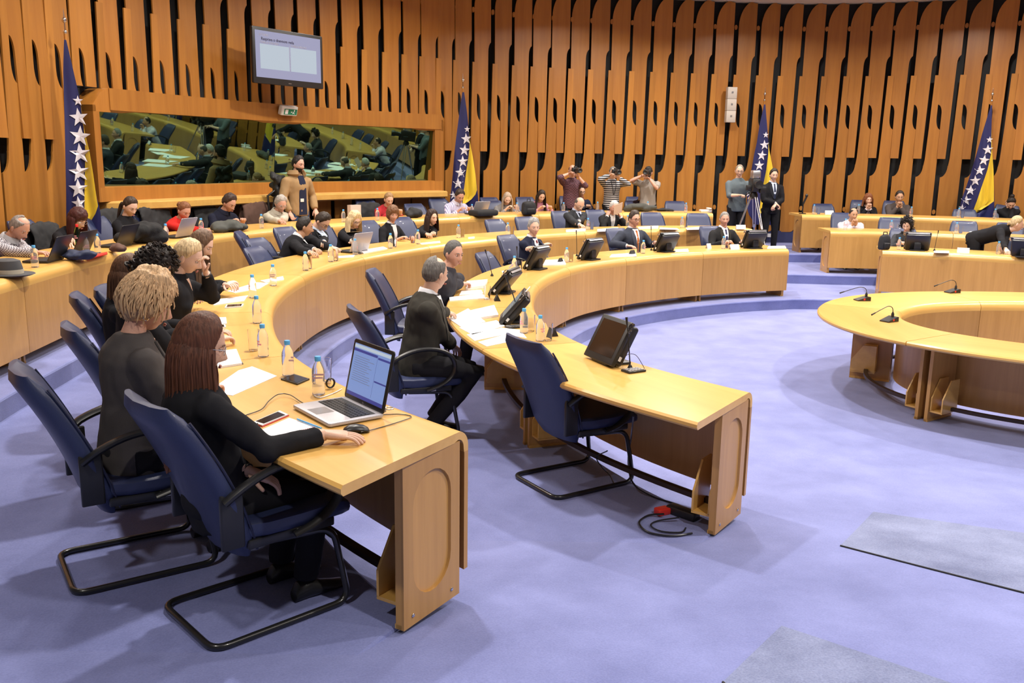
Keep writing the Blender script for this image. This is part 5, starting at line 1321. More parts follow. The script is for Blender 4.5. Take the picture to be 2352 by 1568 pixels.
m = MB().mat('red'); a = at(610, 1008, T2+.008); b_ = at(722, 982, T2+.008); c_ = Vector(sp_.location)
for k in range(28):
    q = a.lerp(b_, k/27)-c_; m.tube([q+Vector((0, -.004, 0)), q+Vector((0, 0, .004)), q+Vector((0, .004, 0))], .0012, 5)
o = m.build('spiral_binding', sp_); 
a = at(683, 962, T2+.012); b_ = at(738, 983, T2+.012); m = MB().mat('cap'); m.tube([Vector((0, 0, 0)), b_-a], .004, 8); o = m.build('ballpoint_pen'); o.location = a; tag(o, 'blue pen resting on the edge of the spiral notepad', 'pen')
m = MB().mat('black'); a = at(485, 884, T2+.05); m.tube([(0, 0, 0), (.012, .0, .06)], .005, 8); o = m.build('marker_pen'); o.location = a; tag(o, 'black pen upright in the blonde woman\'s writing hand', 'pen')

def laptop(px, py, z, ang, label, open_a=108, lid='lap', base='lap', screen=None, w=.37, d=.25, seat_face=True):
    """hinge at local +Y; screen faces -Y"""
    r = empty('laptop'); place(r, px, py, z, ang); tag(r, label, 'laptop')
    m = MB().mat(base); m.box(-w/2, w/2, -d/2, d/2, .004, .022, r=.012); m.build('base', r)
    m = MB().mat('blackm'); m.box(-w*.44, w*.44, -.02, d/2-.03, .0215, .0225); kb = m.build('keyboard', r, smooth=False)
    if screen:
        m = MB().mat('black')
        for i in range(5):
            for j in range(15): m.box(-w*.43+j*w*.0575, -w*.43+j*w*.0575+.017, -.015+i*.0195, -.015+i*.0195+.0155, .0225, .0245)
        m.build('keys', kb, smooth=False)
        m = MB().mat('silver'); m.box(-.07, .03, -d/2+.018, -.03, .0215, .0222); m.build('touchpad', r, smooth=False)
    T = Matrix.Translation((0, d/2-.006, .02)) @ Matrix.Rotation(math.radians(90-open_a), 4, 'X')
    h = d*1.06; L_ = MB().mat(lid); ol = rrect(-w/2, w/2, 0, h, .014)
    TT = T @ Matrix.Rotation(PI/2, 4, 'X'); L_.rprism(ol, -.007, 0, .002, TT); ld = L_.build('lid', r)
    m = MB().mat('black'); m.box(-w/2+.002, w/2-.002, .002, h-.002, 0, .001, TT, r=.013) ; m.build('bezel', ld)
    def q(x0, x1, y0, y1, mat, nm, e=.0016):
        m = MB().mat(mat); m.add([(x0, y0, e), (x1, y0, e), (x1, y1, e), (x0, y1, e)], [(0, 1, 2, 3)], TT); m.build(nm, ld, smooth=False, recalc=False)
    if screen:
        X0, X1, Y0, Y1 = -w/2+.018, w/2-.018, .022, h-.018; W_ = X1-X0; H_ = Y1-Y0
        q(X0, X1, Y0, Y1, 'bluescr', 'screen'); q(X0, X1, Y0, Y0+H_*.07, 'navyscr', 'taskbar', .0018)
        q(X0, X0+W_*.66, Y1-H_*.15, Y1-H_*.10, 'navyscr', 'window_title_bar', .0018); q(X0+W_*.68, X1, Y1-H_*.17, Y1-H_*.13, 'navyscr', 'window_title_bar', .0018)
        q(X0+W_*.68, X1, Y0+H_*.40, Y0+H_*.43, 'navyscr', 'window_title_bar', .0018); q(X0+W_*.665, X0+W_*.67, Y0+H_*.1, Y1-H_*.10, 'navyscr', 'window_edge', .0018)
        m = MB().mat('greytxt')
        for k in range(12):
            y = Y1-H_*(.24+.042*k); ln = W_*random.uniform(.35, .55); m.add([(X0+W_*.06, y, .0019), (X0+W_*.06+ln, y, .0019), (X0+W_*.06+ln, y+.0016, .0019), (X0+W_*.06, y+.0016, .0019)], [(0, 1, 2, 3)], TT)
        o = m.build('text_lines', ld, smooth=False, recalc=False); o['kind'] = 'stuff'
        q(X0, X1, Y1-H_*.08, Y1-H_*.02, 'palescr', 'menu_bar', .0018)
        text_obj('hp', .012, 'silver', TT @ Matrix.Translation((-.006, .007, .0018)), ld, 'maker_logo')
    return r
a = at(673.5, 938, T2+.015); b_ = at(751.5, 980, T2+.015); d_ = (b_-a); 
LAPANG = math.atan2(d_.y, d_.x)
cen = (at(673.5, 938, T2+.02)+at(751.5, 980, T2+.02)+at(887, 938, T2+.03)+at(787, 899.6, T2+.03))/4
lp = laptop(700, 930, T2, LAPANG, 'open silver laptop with a glowing blue screen on the nearest desk', 103, lid='black', screen=True, w=.375, d=.27); lp.location = (cen.x, cen.y, T2)
# mouse, cables
m = MB().mat('black'); rows = []
for y, w_, h in ((-.055, .012, .012), (-.05, .024, .022), (-.03, .030, .034), (0, .030, .038), (.03, .028, .032), (.05, .022, .020), (.056, .010, .010)):
    rows.append([(w_*math.cos(t), y, max(.001, h*.5+h*.5*math.sin(t))) for t in [2*PI*k/14 for k in range(14)]])
m.grid(rows, True, True); o = m.build('computer_mouse'); place(o, 818, 993, T2, -1.35); tag(o, 'black mouse under the auburn haired woman\'s hand', 'mouse')
def cable(pts, r, label, name='cable', mat='black', z=None, cat='cable', extra=None):
    P = [at(x, y, zz) for x, y, zz in pts]; o0 = P[0].copy(); q = [tuple(p) for p in catmull([p-o0 for p in P], .02)]
    m = MB().mat(mat); m.tube(q, r, 6); o = m.build(name); o.location = o0; tag(o, label, cat); return o
z_ = T2+.004
cable([(829, 992, z_+.01), (860, 985, z_), (905, 972, z_), (945, 957, z_), (920, 951, z_), (880, 952, z_+.01)], .0022, 'thin black mouse cable running round the laptop')
cable([(592, 972, z_+.004), (572, 978, z_+.01), (549, 983, z_+.012), (530, 972, z_), (560, 955, z_), (600, 940, z_+.004), (618, 920, z_+.008), (640, 905, z_+.012), (665, 906, z_+.01), (690, 922, z_+.005), (700, 927, z_+.012)], .0025, 'black charging cable looping from the phone to the laptop')
m = MB().mat('black'); m.ball((0, 0, .012), .014, .010, .010, 12); o = m.build('cable_ferrite'); place(o, 554, 981, T2); tag(o, 'small black bead on the phone charging cable', 'cable bead')
m = MB().mat('black')
m.tube([(.0+.022*math.cos(k*.5), .006*k/30, .030+.024*math.sin(k*.5)) for k in range(40)], .004, 6); o = m.build('coiled_cable'); place(o, 760, 893, T2, .6); tag(o, 'small coiled black cable standing behind the laptop', 'cable')
cable([(722, 908, z_), (735, 913, z_), (765, 903, z_), (785, 893, z_)], .003, 'pale cable lying behind the laptop', mat='white')
m = MB().mat('silver'); m.box(-.012, .012, -.045, .0, .0, .010, r=.004); m.tube([(0.02*math.cos(k*.6), .02+.02*math.sin(k*.6), .012) for k in range(12)], .003, 6); o = m.build('usb_stick'); place(o, 885, 945, T2+.012, LAPANG); tag(o, 'silver usb stick with a ring in the laptop side', 'usb stick')
# --- papers on the front row
rp = T1
for pix, th, lb in [([(1055, 718), (1135, 700), (1145, 722), (1090, 730)], .02, 'thick paper stack before the narrow lit monitor'), ([(1031, 731), (1075, 708), (1115, 738), (1062, 752)], .006, 'loose white sheets under the hand of the man in the charcoal suit'),
    ([(1055, 752), (1140, 735), (1160, 748), (1085, 768)], .004, 'white sheets below the lit monitor, third in the row'), ([(1072, 768), (1150, 753), (1172, 765), (1090, 782)], .004, 'white sheets fourth in the row, before the empty armchair'), ([(1098, 785), (1160, 768), (1190, 780), (1118, 795)], .003, 'white sheet nearest the back of the empty armchair'),
    ([(1150, 752), (1195, 757), (1210, 776), (1175, 770)], .003, 'white sheet beside the left bottle'), ([(1032, 682), (1105, 674), (1125, 683), (1033, 690)], .008, 'white papers left of the water glass, lower pile'), ([(1060, 668), (1105, 665), (1110, 673), (1055, 677)], .006, 'white papers left of the water glass, upper pile'),
    ([(1072, 645), (1120, 641), (1112, 655), (1070, 660)], .03, 'thick white document pile by the stocky man'), ([(1152, 622), (1175, 620), (1180, 625), (1155, 627)], .003, 'small white sheet beyond the narrow monitor'),
    ([(1246, 597), (1295, 595), (1300, 606), (1246, 608)], .015, 'white document pile before the man with folded arms'), ([(1405, 584), (1460, 580), (1462, 588), (1400, 590)], .008, 'white papers before the orange tie man'), ([(1550, 573), (1580, 571), (1582, 577), (1550, 578)], .01, 'papers right of the third monitor'),
    ([(1765, 565), (1803, 564), (1806, 569), (1762, 570)], .012, 'papers at the very end of the front row')]:
    sheet(pix, rp, th, lb, 'paper_sheet' if th < .01 else 'paper_stack', cat='papers')
for pix, z, th, lb in [([(522, 668), (590, 648), (617, 650), (596, 662), (540, 672)], T2, .004, 'white papers beside the woman with the phone'), ([(490, 700), (560, 690), (570, 678), (505, 686)], T2, .006, 'open booklet the ponytailed woman writes in'),
    ([(598, 644), (650, 634), (652, 641), (610, 648)], T2, .008, 'white folder right of the papers on the second row'), ([(826, 575), (880, 566), (890, 570), (835, 581)], T2, .012, 'closed white notebook before the woman with the brown bob'), ([(775, 588), (815, 585), (812, 590), (778, 592)], T2, .003, 'sheet of paper left of the laptop bottle'),
    ([(965, 558), (1010, 553), (1012, 557), (968, 561)], T2, .005, 'white papers under the dark haired woman\'s hands'), ([(1075, 545), (1090, 543), (1090, 547), (1076, 548)], T2, .004, 'small white card right of the bottle'), ([(1300, 527), (1345, 524), (1345, 530), (1300, 532)], T2, .01, 'papers read by the balding man'),
    ([(1372, 526), (1420, 522), (1420, 529), (1372, 531)], T2, .01, 'papers under the white haired man'), ([(1465, 521), (1512, 518), (1512, 524), (1468, 525)], T2, .01, 'open papers behind the orange tie man'), ([(1515, 522), (1555, 524), (1560, 527), (1515, 526)], T2, .006, 'white sheets left of the last bottle'), ([(1575, 523), (1620, 520), (1620, 526), (1578, 527)], T2, .008, 'papers before the last empty chair'),
    ([(2145, 575), (2180, 576), (2180, 581), (2145, 580)], T1, .004, 'white sheets on the right front desk')]:
    sheet(pix, z, th, lb, 'paper_sheet', cat='papers')
# name stands: black prisms with a card, and white cards
def name_stand(px, py, z, ang, label, w=.10, mat='blackm'):
    r = empty('name_stand'); place(r, px, py, z, ang); tag(r, label, 'name stand', 'desk name stands')
    m = MB().mat(mat); m.add([(-w/2, -.03, 0), (w/2, -.03, 0), (w/2, .03, 0), (-w/2, .03, 0), (-w/2, 0, .062), (w/2, 0, .062)], [(3, 2, 1, 0), (0, 1, 5, 4), (2, 3, 4, 5), (0, 4, 3), (1, 2, 5)])
    m.build('holder', r, smooth=False); return r
for px, py, cv, lb in [(1142, 690, R1, 'black name stand beside the water glass'), (1186, 634, R1, 'black name stand beside the bottle in the bend'), (1287, 603, R1, 'black name stand before the man with folded arms'), (1452, 584, R1, 'black name stand before the orange tie man'), (1268, 770, R1, 'black name stand behind the two bottles')]:
    p = at(px, py, T1); name_stand(px, py, T1, face(cv, p)+.1, lb, .10)
def white_card(px, py, z, cv, label, w=.17):
    p = at(px, py, z); r = empty('name_card'); place(r, px, py, z, face(cv, p)); tag(r, label, 'name card', 'white desk name cards')
    m = MB().mat('paper'); h = .075
    m.add([(-w/2, .028, 0), (w/2, .028, 0), (w/2, 0, h), (-w/2, 0, h), (-w/2, -.028, 0), (w/2, -.028, 0), (w/2, .026, 0), (-w/2, .026, 0), (-w/2, -.026, 0), (w/2, -.026, 0)], [(0, 1, 2, 3), (5, 4, 3, 2)]); m.build('card', r, smooth=False, recalc=False)
white_card(1686, 572, T1, R1, 'white name card on a black stand at the far end of the front row'); white_card(1627, 570, T1, R1, 'small white name card left of the man in the black suit', .08); white_card(1701, 526, T2, R2, 'white name card at the end of the second row')
white_card(1904, 492, T3, Q3, 'white name card on the back row at the aisle'); white_card(2212, 580, T1, Q1, 'white name card left of the standing blonde woman')

# --- monitors
def monitor(px, py, z, ang, label, tilt=38, scr='screen_off', card=False, w=.37, h=.31):
    """screen faces local -Y, leaning back towards +Y"""
    r = empty('touch_monitor'); place(r, px, py, z, ang); tag(r, label, 'monitor', 'black touch monitors on the front row')
    m = MB().mat('black'); m.box(-.11, .11, -.06, .13, 0, .018, r=.02); m.box(-.05, .05, .02, .09, .01, .13, r=.01); m.build('foot', r)
    T = Matrix.Translation((0, -.075, .022)) @ Matrix.Rotation(math.radians(90-tilt), 4, 'X')   # local x across, y up the screen, z towards viewer
    m = MB().mat('black'); m.rprism(rrect(-w/2, w/2, 0, h, .008), -.03, 0, .004, T); m.rprism(rrect(-w/2+.012, w/2-.012, .02, h-.012, .02), -.085, -.028, .012, T); hs_ = m.build('housing', r)
    m = MB().mat(scr); X0, X1, Y0, Y1 = -w/2+.035, w/2-.035, .045, h-.028
    m.add([(X0, Y0, .0012), (X1, Y0, .0012), (X1, Y1, .0012), (X0, Y1, .0012)], [(0, 1, 2, 3)], T); sc = m.build('screen', r, smooth=False, recalc=False)
    if scr == 'teal':
        m = MB().mat('palescr')
        for k in range(7): yy = Y1-.02-k*.02; m.add([(X0+.01, yy, .0016), (X0+.01+random.uniform(.12, .26), yy, .0016), (X0+.25, yy+.003, .0016), (X0+.01, yy+.003, .0016)], [(0, 1, 2, 3)], T)
        m.build('text_lines', sc, smooth=False, recalc=False)
    m = MB().mat('silver'); m.box(-w*.42, w*.42, h-.002, h+.001, -.06, -.035, T); m.build('top_vent', r, smooth=False)
    m = MB().mat('white'); m.box(w/2-.0005, w/2+.001, .05, .08, -.05, -.03, T); m.build('side_label', r, smooth=False)
    # clip-on card reader at the upper corner
    m = MB().mat('glass'); m.ball((w/2+.012, h-.03, .0), .022, .028, .012, 14, T); m.tube([T @ Vector((w/2+.0, h-.06, -.01)), T @ Vector((w/2+.02, h-.075, .0)), T @ Vector((w/2+.032, h-.05, .0))], .004, 8); cr = m.build('card_reader', r)
    if card:
        m = MB().mat('paper'); m.box(w/2+.0, w/2+.055, h-.01, h+.045, -.002, 0, T @ Matrix.Rotation(.15, 4, 'Z')); m.build('inserted_card', cr, smooth=False)
    return r
def mon_ang(cv, xy, extra=0): return face(cv, xy)+extra
for px, py, cv, z, lb, ex, sc, card in [(1393, 832, R1, T1, 'black monitor with a dark screen alone on the nearest front row desk', -.12, 'screen_off', False), (1168, 738, R1, T1, 'black monitor with a lit screen and white card by the scattered papers', -.2, 'teal', True), (1150, 672, R1, T1, 'narrow looking monitor with a white card, seen edge on', -.25, 'screen_off', True),
    (1228, 618, R1, T1, 'monitor seen from the side before the man with folded arms', -.15, 'screen_off', False), (1352, 596, R1, T1, 'monitor seen from behind between folded arms man and orange tie man', 0, 'screen_off', False), (1527, 578, R1, T1, 'monitor seen from behind right of the orange tie man', 0, 'screen_off', False), (1728, 570, R1, T1, 'monitor seen from behind at the far end of the front row', 0, 'screen_off', False),
    (2105, 575, Q1, T1, 'monitor seen from behind before the curly haired woman', 0, 'screen_off', False), (2352, 590, Q1, T1, 'monitor cut by the right edge of the photo', 0, 'screen_off', False)]:
    p = at(px, py, z); monitor(px, py, z, mon_ang(cv, p, ex), lb, 40 if px < 1200 else 28, sc, card)
def goose(px, py, z, top, label, r=.0045, base=True, ball=True):
    """desk gooseneck: straight thin stem from the desk, top given as an offset"""
    m = MB().mat('black'); t = Vector(top)
    m.lathe([(0, 0), (.018, 0), (.018, .01), (.008, .03), (0, .03)], 12)
    m.tube([(0, 0, .02), t*.5+Vector((0, 0, .03)), t*.85, t], [r, r*.8, r*.8, r*.8], 8); m.tube([t*.84, t], [r*1.3, r*1.9], 8)
    o = m.build('gooseneck_microphone'); place(o, px, py, z); tag(o, label, 'microphone', 'thin black desk microphones'); return o
goose(1447, 848, T1, (-.03, .05, .33), 'thin microphone behind the numeric keypad'); goose(1196, 742, T1, (-.13, -.02, .40), 'thick tipped microphone in front of the lit monitor', .006)
goose(1130, 634, T1, (-.08, 0, .30), 'thin microphone right of the empty chair'); goose(1325, 588, T1, (-.02, 0, .36), 'tall thin microphone left of the fifth monitor'); goose(1496, 575, T1, (-.02, 0, .36), 'tall thin microphone behind the orange tie man'); goose(2146, 576, T1, (.03, 0, .32), 'thin microphone right of the right hand monitor')
goose(1190, 590+34, T1, (-.02, .02, .30), 'microphone beside the bottle in the bend')
# keypad
def keypad(px, py, z, ang, label):
    r = empty('keypad'); place(r, px, py, z, ang); tag(r, label, 'keypad'); m = MB().mat('black'); m.box(-.07, .07, -.045, .045, 0, .014, r=.008); m.build('case', r); m = MB().mat('steel')
    for i in range(3):
        for j in range(5): m.box(-.06+j*.024, -.042+j*.024, -.035+i*.024, -.017+i*.024, .014, .018)
    m.build('keys', r, smooth=False)
keypad(1455, 853, T1, .55, 'small black numeric keypad beside the dark monitor'); keypad(1182, 752, T1, .5, 'small black keypad below the lit monitor')
cable([(1430, 833, T1+.01), (1440, 815, T1+.1), (1460, 815, T1+.09), (1476, 838, T1+.02), (1480, 846, T1+.008)], .002, 'thin black cable from the dark monitor to the keypad')
# conference microphones on the ring table
def ring_mic(px, py, ang, neck, label):
    r = empty('conference_microphone'); place(r, px, py, HT, ang); tag(r, label, 'microphone', 'wedge base conference microphones')
    m = MB().mat('black'); w = .10
    m.add([(-.075, -w/2, 0), (.075, -w/2, 0), (.075, w/2, 0), (-.075, w/2, 0), (-.075, -w/2, .012), (.06, -w/2, .048), (.075, -w/2, .044), (-.075, w/2, .012), (.06, w/2, .048), (.075, w/2, .044)],
          [(3, 2, 1, 0), (0, 1, 6, 5, 4), (2, 3, 7, 8, 9), (4, 5, 8, 7), (5, 6, 9, 8), (1, 2, 9, 6), (0, 4, 7, 3)]); m.build('wedge_base', r, smooth=False)
    q = [(.045, 0, .045), (.045, 0, .09), (.03, 0, .13), (-.03, 0, .15), (-.12, 0, .13), (-.22, 0, .10), (-.27, 0, .085)]; Q = [tuple(p) for p in catmull(q, .02)]
    m = MB().mat('black'); m.tube(Q, .004, 8); m.lathe([(0, .04), (.014, .04), (.014, .07), (.006, .09), (0, .09)], 12, Matrix.Translation((.045, 0, 0))); g = m.build('gooseneck', r); g.rotation_euler = (0, 0, 0)
    m = MB().mat('blackm'); m.tube([Q[-3], Q[-1]], [.006, .008], 8); m.build('microphone_head', r)
    m = MB().mat('red'); m.box(-.01, .01, -w/2-.001, -w/2, .01, .03); m.build('side_sticker', r, smooth=False)
ring_mic(1980, 690, .15, 0, 'wedge microphone on the far left of the ring table'); ring_mic(2042, 738, .55, 0, 'wedge microphone nearest the camera on the ring table'); ring_mic(2187, 672, .3, 0, 'wedge microphone on the far rim of the ring table')

# ------------------------------------------------------------------ television, sign, speaker
tl, tr = at(578, 58, 4.08), at(740, 84, 4.08); ax = (tr-tl); wd = ax.length; zt = 4.08; zb = 3.27; X = ax.normalized(); tv = empty('television', ((tl.x+tr.x)/2, (tl.y+tr.y)/2, zb), math.atan2(X.y, X.x)); tag(tv, 'wide black flat television showing a pale slide, high on the slatted wall', 'television')
Tv = Matrix.Rotation(PI/2, 4, 'X'); hh = zt-zb
m = MB().mat('black'); m.rprism(rrect(-wd/2, wd/2, 0, hh, .02), -.05, 0, .006, Tv); m.build('cabinet', tv)
def tq(x0, x1, y0, y1, mat, nm, e=.002, par=None):
    m = MB().mat(mat); m.add([(x0, y0, e), (x1, y0, e), (x1, y1, e), (x0, y1, e)], [(0, 1, 2, 3)], Tv); return m.build(nm, par or tv, smooth=False, recalc=False)
sx0, sx1, sy0, sy1 = -wd/2+.05, wd/2-.05, .09, hh-.05; sw_, sh_ = sx1-sx0, sy1-sy0
sc = tq(sx0, sx1, sy0, sy1, 'lilac', 'screen'); tq(sx0+sw_*.065, sx0+sw_*.50, sy0+sh_*.19, sy0+sh_*.72, 'palescr', 'left_table', .003, sc); tq(sx0+sw_*.52, sx0+sw_*.93, sy0+sh_*.19, sy0+sh_*.72, 'palescr', 'right_table', .003, sc); tq(sx0+sw_*.508, sx0+sw_*.512, sy0+sh_*.19, sy0+sh_*.74, 'greytxt', 'divider', .003, sc)
for s_, sz, x, y, mt, bo in (('U TOKU', .045, .06, .89, 'greytxt', .0005), ('Rasprava o dnevnom redu', .060, .085, .80, 'inktxt', .0012), ('TABELA DISKUSIJA', .042, .075, .735, 'greytxt', 0), ('TABELA REPLIKA', .042, .53, .735, 'greytxt', 0)):
    text_obj(s_, sz, mt, Tv @ Matrix.Translation((sx0+sw_*x, sy0+sh_*y, .004)), sc, 'slide_text', bold=bo)
m = MB().mat('silver'); m.box(-.03, .03, .03, .04, 0, .002, Tv); m.build('maker_badge', tv, smooth=False)
m = MB().mat('blackm'); m.box(-.2, .2, .045, .20, hh*.3, hh*.7); m.build('wall_bracket', tv, smooth=False)
s_ = wall_s(646, 262); p = WALL.off(s_, .16); n = WALL.nor(s_)
ex = empty('exit_sign', (p.x, p.y, 2.86), math.atan2(n.y, n.x)+PI/2); tag(ex, 'white box emergency exit sign with a green face on the booth lintel', 'exit sign')
m = MB().mat('white'); m.box(-.17, .17, -.06, .03, 0, .15, r=.02); b_ = m.build('casing', ex); b_.rotation_euler = (.30, 0, 0)
m = MB().mat('green'); m.box(-.12, .15, -.063, -.06, .02, .11); m.build('green_face', b_, smooth=False)
m = MB().mat('paper'); m.box(-.10, -.04, -.065, -.063, .03, .10); m.box(.02, .05, -.065, -.063, .055, .07); m.ball((.09, -.064, .09), .012, .002, .012, 10); m.tube([(.09, -.064, .08), (.075, -.064, .055), (.06, -.064, .035)], .006, 6); m.tube([(.078, -.064, .055), (.10, -.064, .035)], .005, 6); m.build('pictogram', b_, smooth=False)
s_ = wall_s(1676, 240); p = WALL.off(s_, .14); n = WALL.nor(s_); spk = empty('column_speaker', (p.x, p.y, 3.06), math.atan2(n.y, n.x)+PI/2); tag(spk, 'slim beige column loudspeaker of three boxes on the slatted wall', 'loudspeaker')
for k in range(3):
    m = MB().mat('beige_spk'); m.box(-.105, .105, -.08, .04, k*.245, k*.245+.24, r=.01); b_ = m.build('speaker_box', spk)
    m = MB().mat('steel'); m.box(-.02, .02, -.083, -.08, k*.245+.11, k*.245+.15); m.build('badge', b_, smooth=False)
m = MB().mat('white'); p = WALL.off(WALL.near(at(1765, 538, .6)), .02)

# ------------------------------------------------------------------ flags
def flag(px, ztop, rows_px, label, wallgap=.34):
    """rows_px: (photo y, left x, blue/yellow x, yellow end x, right x) ; depth from the wall curve"""
    d = at(px[0], px[1], ztop); r_ = Vector((d.x, d.y))/d.y
    for i in range(500):
        base = r_*(6+i*.04); t = WALL.near(base)
        if (base-WALL.p(t)).dot(WALL.nor(t)) < wallgap: break
    u = Vector((base.y, -base.x)).normalized(); v = Vector((base.x, base.y)).normalized()      # u to the right as seen from the hall
    root = empty('flag_on_pole', (base.x, base.y, LV[3]), math.atan2(u.y, u.x)); tag(root, label, 'flag', 'blue and yellow flags with white stars on poles along the wall')
    def zu(x, y):
        a = at(x, y, CAM_H+(1 if y < 784-F_PX*math.tan(PITCH)+(x-1176)*ROLL*-1+0 and at(x, y, CAM_H+1).y > 0 else -1)); w_ = a.z-CAM_H; dv = Vector((a.x, a.y)).dot(v); Db = base.dot(v)
        t = Db/dv; return Vector((a.x, a.y)).dot(u)*t-base.dot(u), CAM_H+w_*t-LV[3]
    R = []
    for y, xl, xb, xy_, xr in rows_px:
        zs = zu(xl, y)[1]; R.append((zs, zu(xl, y)[0], zu(xb, y)[0], zu(xy_, y)[0], zu(xr, y)[0]))
    R.sort(key=lambda r: -r[0]); zz = [r[0] for r in R][::-1]
    def it(z, c): return float(np.interp(z, zz, [r[c] for r in R][::-1]))
    z0, z1 = R[-1][0], R[0][0]
    def surf_y(uu, z): 
        k_ = (z1-z)/(z1-z0); return -.03-.05*k_*math.sin(uu*22+z*2)-.03*k_*math.sin(uu*41+1)
    def strip(c0, c1, mat, name, zlo=None, off=0):
        m = MB().mat(mat); rows = []; n = 26
        for i in range(n+1):
            z = z1+(z0-z1)*i/n; a, b = it(z, c0), it(z, c1); b = max(b, a+.0005)
            rows.append([(a+(b-a)*j/10, surf_y(a+(b-a)*j/10, z)+off, z) for j in range(11)])
        back = [[(x, y+.004, z) for x, y, z in r] for r in rows]
        m.grid(rows); m.grid(back); o = m.build(name, root, smooth=60); return o
    strip(1, 2, 'fblue', 'blue_field'); strip(2, 3, 'fyel', 'yellow_triangle'); strip(3, 4, 'fblue', 'blue_hem')
    zt_ = R[0][0]+.05
    m = MB().mat('wall2'); m.tube([(0, .05, 0), (0, .0, zt_+.02)], .016, 10); m.build('pole', root)
    m = MB().mat('chrome'); m.ball((0, 0, zt_+.04), .026, None, .026, 12); m.tube([(0, 0, zt_), (0, 0, zt_+.16)], .008, 8); m.ball((0, 0, zt_+.17), .030, None, .034, 12); m.lathe([(.010, zt_+.20), (.006, zt_+.25), (.0015, zt_+.30)], 10); m.build('finial', root)
    m = MB().mat('black'); m.lathe([(0, 0), (.17, 0), (.17, .02), (.04, .05), (.02, .12), (0, .12)], 24, Matrix.Translation((0, .05, 0))); m.build('stand_foot', root)
    return root, zu, surf_y
def stars(fl, pts, r):
    root, zu, sy = fl
    for i, (x, y, rot, sc_) in enumerate(pts):
        a, z = zu(x, y); m = MB().mat('fwhite'); ol = []
        for k in range(10):
            t = PI/2+k*PI/5+rot; rr = r*sc_*(1 if k % 2 == 0 else .40); ol.append((a+rr*math.cos(t)*.92, z+rr*math.sin(t)))
        vt = [(x_, sy(x_, z_)-.012, z_) for x_, z_ in ol]+[(a, sy(a, z)-.016, z)]
        m.add(vt, [(k, (k+1) % 10, 10) for k in range(10)]); m.build('star', root, smooth=False, recalc=False)
f1 = flag((150, 82), 3.70, [(92, 147, 152, 152, 152), (160, 145, 168, 168, 168), (230, 147, 184, 184, 184), (300, 149, 193, 194, 194), (350, 150, 196, 206, 206), (400, 151, 195, 214, 214), (450, 152, 194, 221, 221), (478, 152, 194, 226, 229), (500, 152, 193, 214, 232), (515, 152, 190, 205, 233), (560, 153, 185, 186, 232)], 'tall blue and yellow flag with white stars left of the booth window')
stars(f1, [(179, 232, 0, .5), (181, 270, .1, .9), (184, 313, -.1, 1), (184, 353, .05, 1), (182, 395, .1, 1), (180, 433, 0, .95), (181, 466, .1, .7)], .125)
f2 = flag((1063, 200), 3.70, [(212, 1062, 1066, 1066, 1066), (260, 1055, 1073, 1073, 1073), (300, 1050, 1077, 1077, 1077), (330, 1046, 1079, 1080, 1080), (360, 1043, 1076, 1086, 1086), (400, 1040, 1070, 1092, 1092), (440, 1036, 1065, 1096, 1097), (455, 1034, 1063, 1085, 1098), (470, 1033, 1062, 1065, 1099), (500, 1032, 1060, 1061, 1098)], 'blue and yellow flag with white stars right of the booth window')
stars(f2, [(1073, 297, 0, .55), (1071, 319, .1, .95), (1067, 345, -.1, 1), (1063, 371, .05, 1), (1058, 396, .1, 1), (1052, 421, 0, 1), (1041, 448, .1, .7)], .118)
f3 = flag((1756, 230), 3.70, [(240, 1755, 1758, 1758, 1758), (290, 1744, 1762, 1762, 1762), (330, 1738, 1765, 1765, 1765), (350, 1733, 1765, 1768, 1768), (390, 1726, 1760, 1776, 1776), (430, 1719, 1752, 1782, 1782), (452, 1716, 1748, 1782, 1783), (470, 1716, 1746, 1762, 1783), (490, 1718, 1744, 1745, 1783), (515, 1735, 1744, 1745, 1772)], 'blue and yellow flag with white stars behind the standing man in the black suit')
stars(f3, [(1759, 310, 0, .6), (1756, 333, .1, .95), (1750, 357, -.1, 1), (1744, 380, .05, 1), (1736, 402, .1, .9), (1720, 444, 0, .7)], .115)
f4 = flag((2278, 232), 3.70, [(242, 2276, 2279, 2279, 2279), (300, 2258, 2277, 2277, 2277), (350, 2244, 2277, 2279, 2279), (390, 2232, 2268, 2282, 2282), (430, 2219, 2254, 2283, 2283), (460, 2208, 2244, 2283, 2284), (475, 2205, 2238, 2262, 2284), (490, 2204, 2234, 2240, 2283), (510, 2204, 2232, 2233, 2280)], 'rightmost blue and yellow flag with white stars on the wall')
stars(f4, [(2273, 321, 0, .6), (2269, 344, .1, .95), (2260, 368, -.1, 1), (2250, 391, .05, 1), (2240, 415, .1, 1), (2229, 437, 0, 1), (2219, 460, 0, 1), (2210, 477, 0, .7)], .115)

# ------------------------------------------------------------------ cameras and tripods
def photo_camera(per, loc, label, lens=.16, r=.04):
    root_, ang = per[0], per[1]; R_ = Matrix.Rotation(ang, 3, 'Z'); p = Vector(root_.location)+R_ @ (per[2]+Vector(loc))
    r_ = empty('photo_camera', p, ang); tag(r_, label, 'camera')
    m = MB().mat('black'); m.box(-.075, .075, -.035, .035, -.055, .055, r=.015); m.box(-.03, .03, -.03, .03, .05, .08, r=.01); m.build('camera_body', r_)
    m = MB().mat('black'); m.lathe([(0, .03), (r*.85, .03), (r*.85, .06), (r, .07), (r, .03+lens), (r*.8, .035+lens), (0, .02+lens)], 20, Matrix.Rotation(-PI/2, 4, 'X')); m.build('lens', r_); return r_
for pr, loc, lb, ln in ((CAM1, (.0, .15, .01), 'black video camera held before the bald photographer\'s face', .20), (CAM2, (-.0, .15, .01), 'black camera held by the striped photographer', .20), (CAM3, (-.0, .15, .01), 'black camera with a long lens held by the photographer in grey', .26)):
    photo_camera(pr, loc, lb, ln, .05)
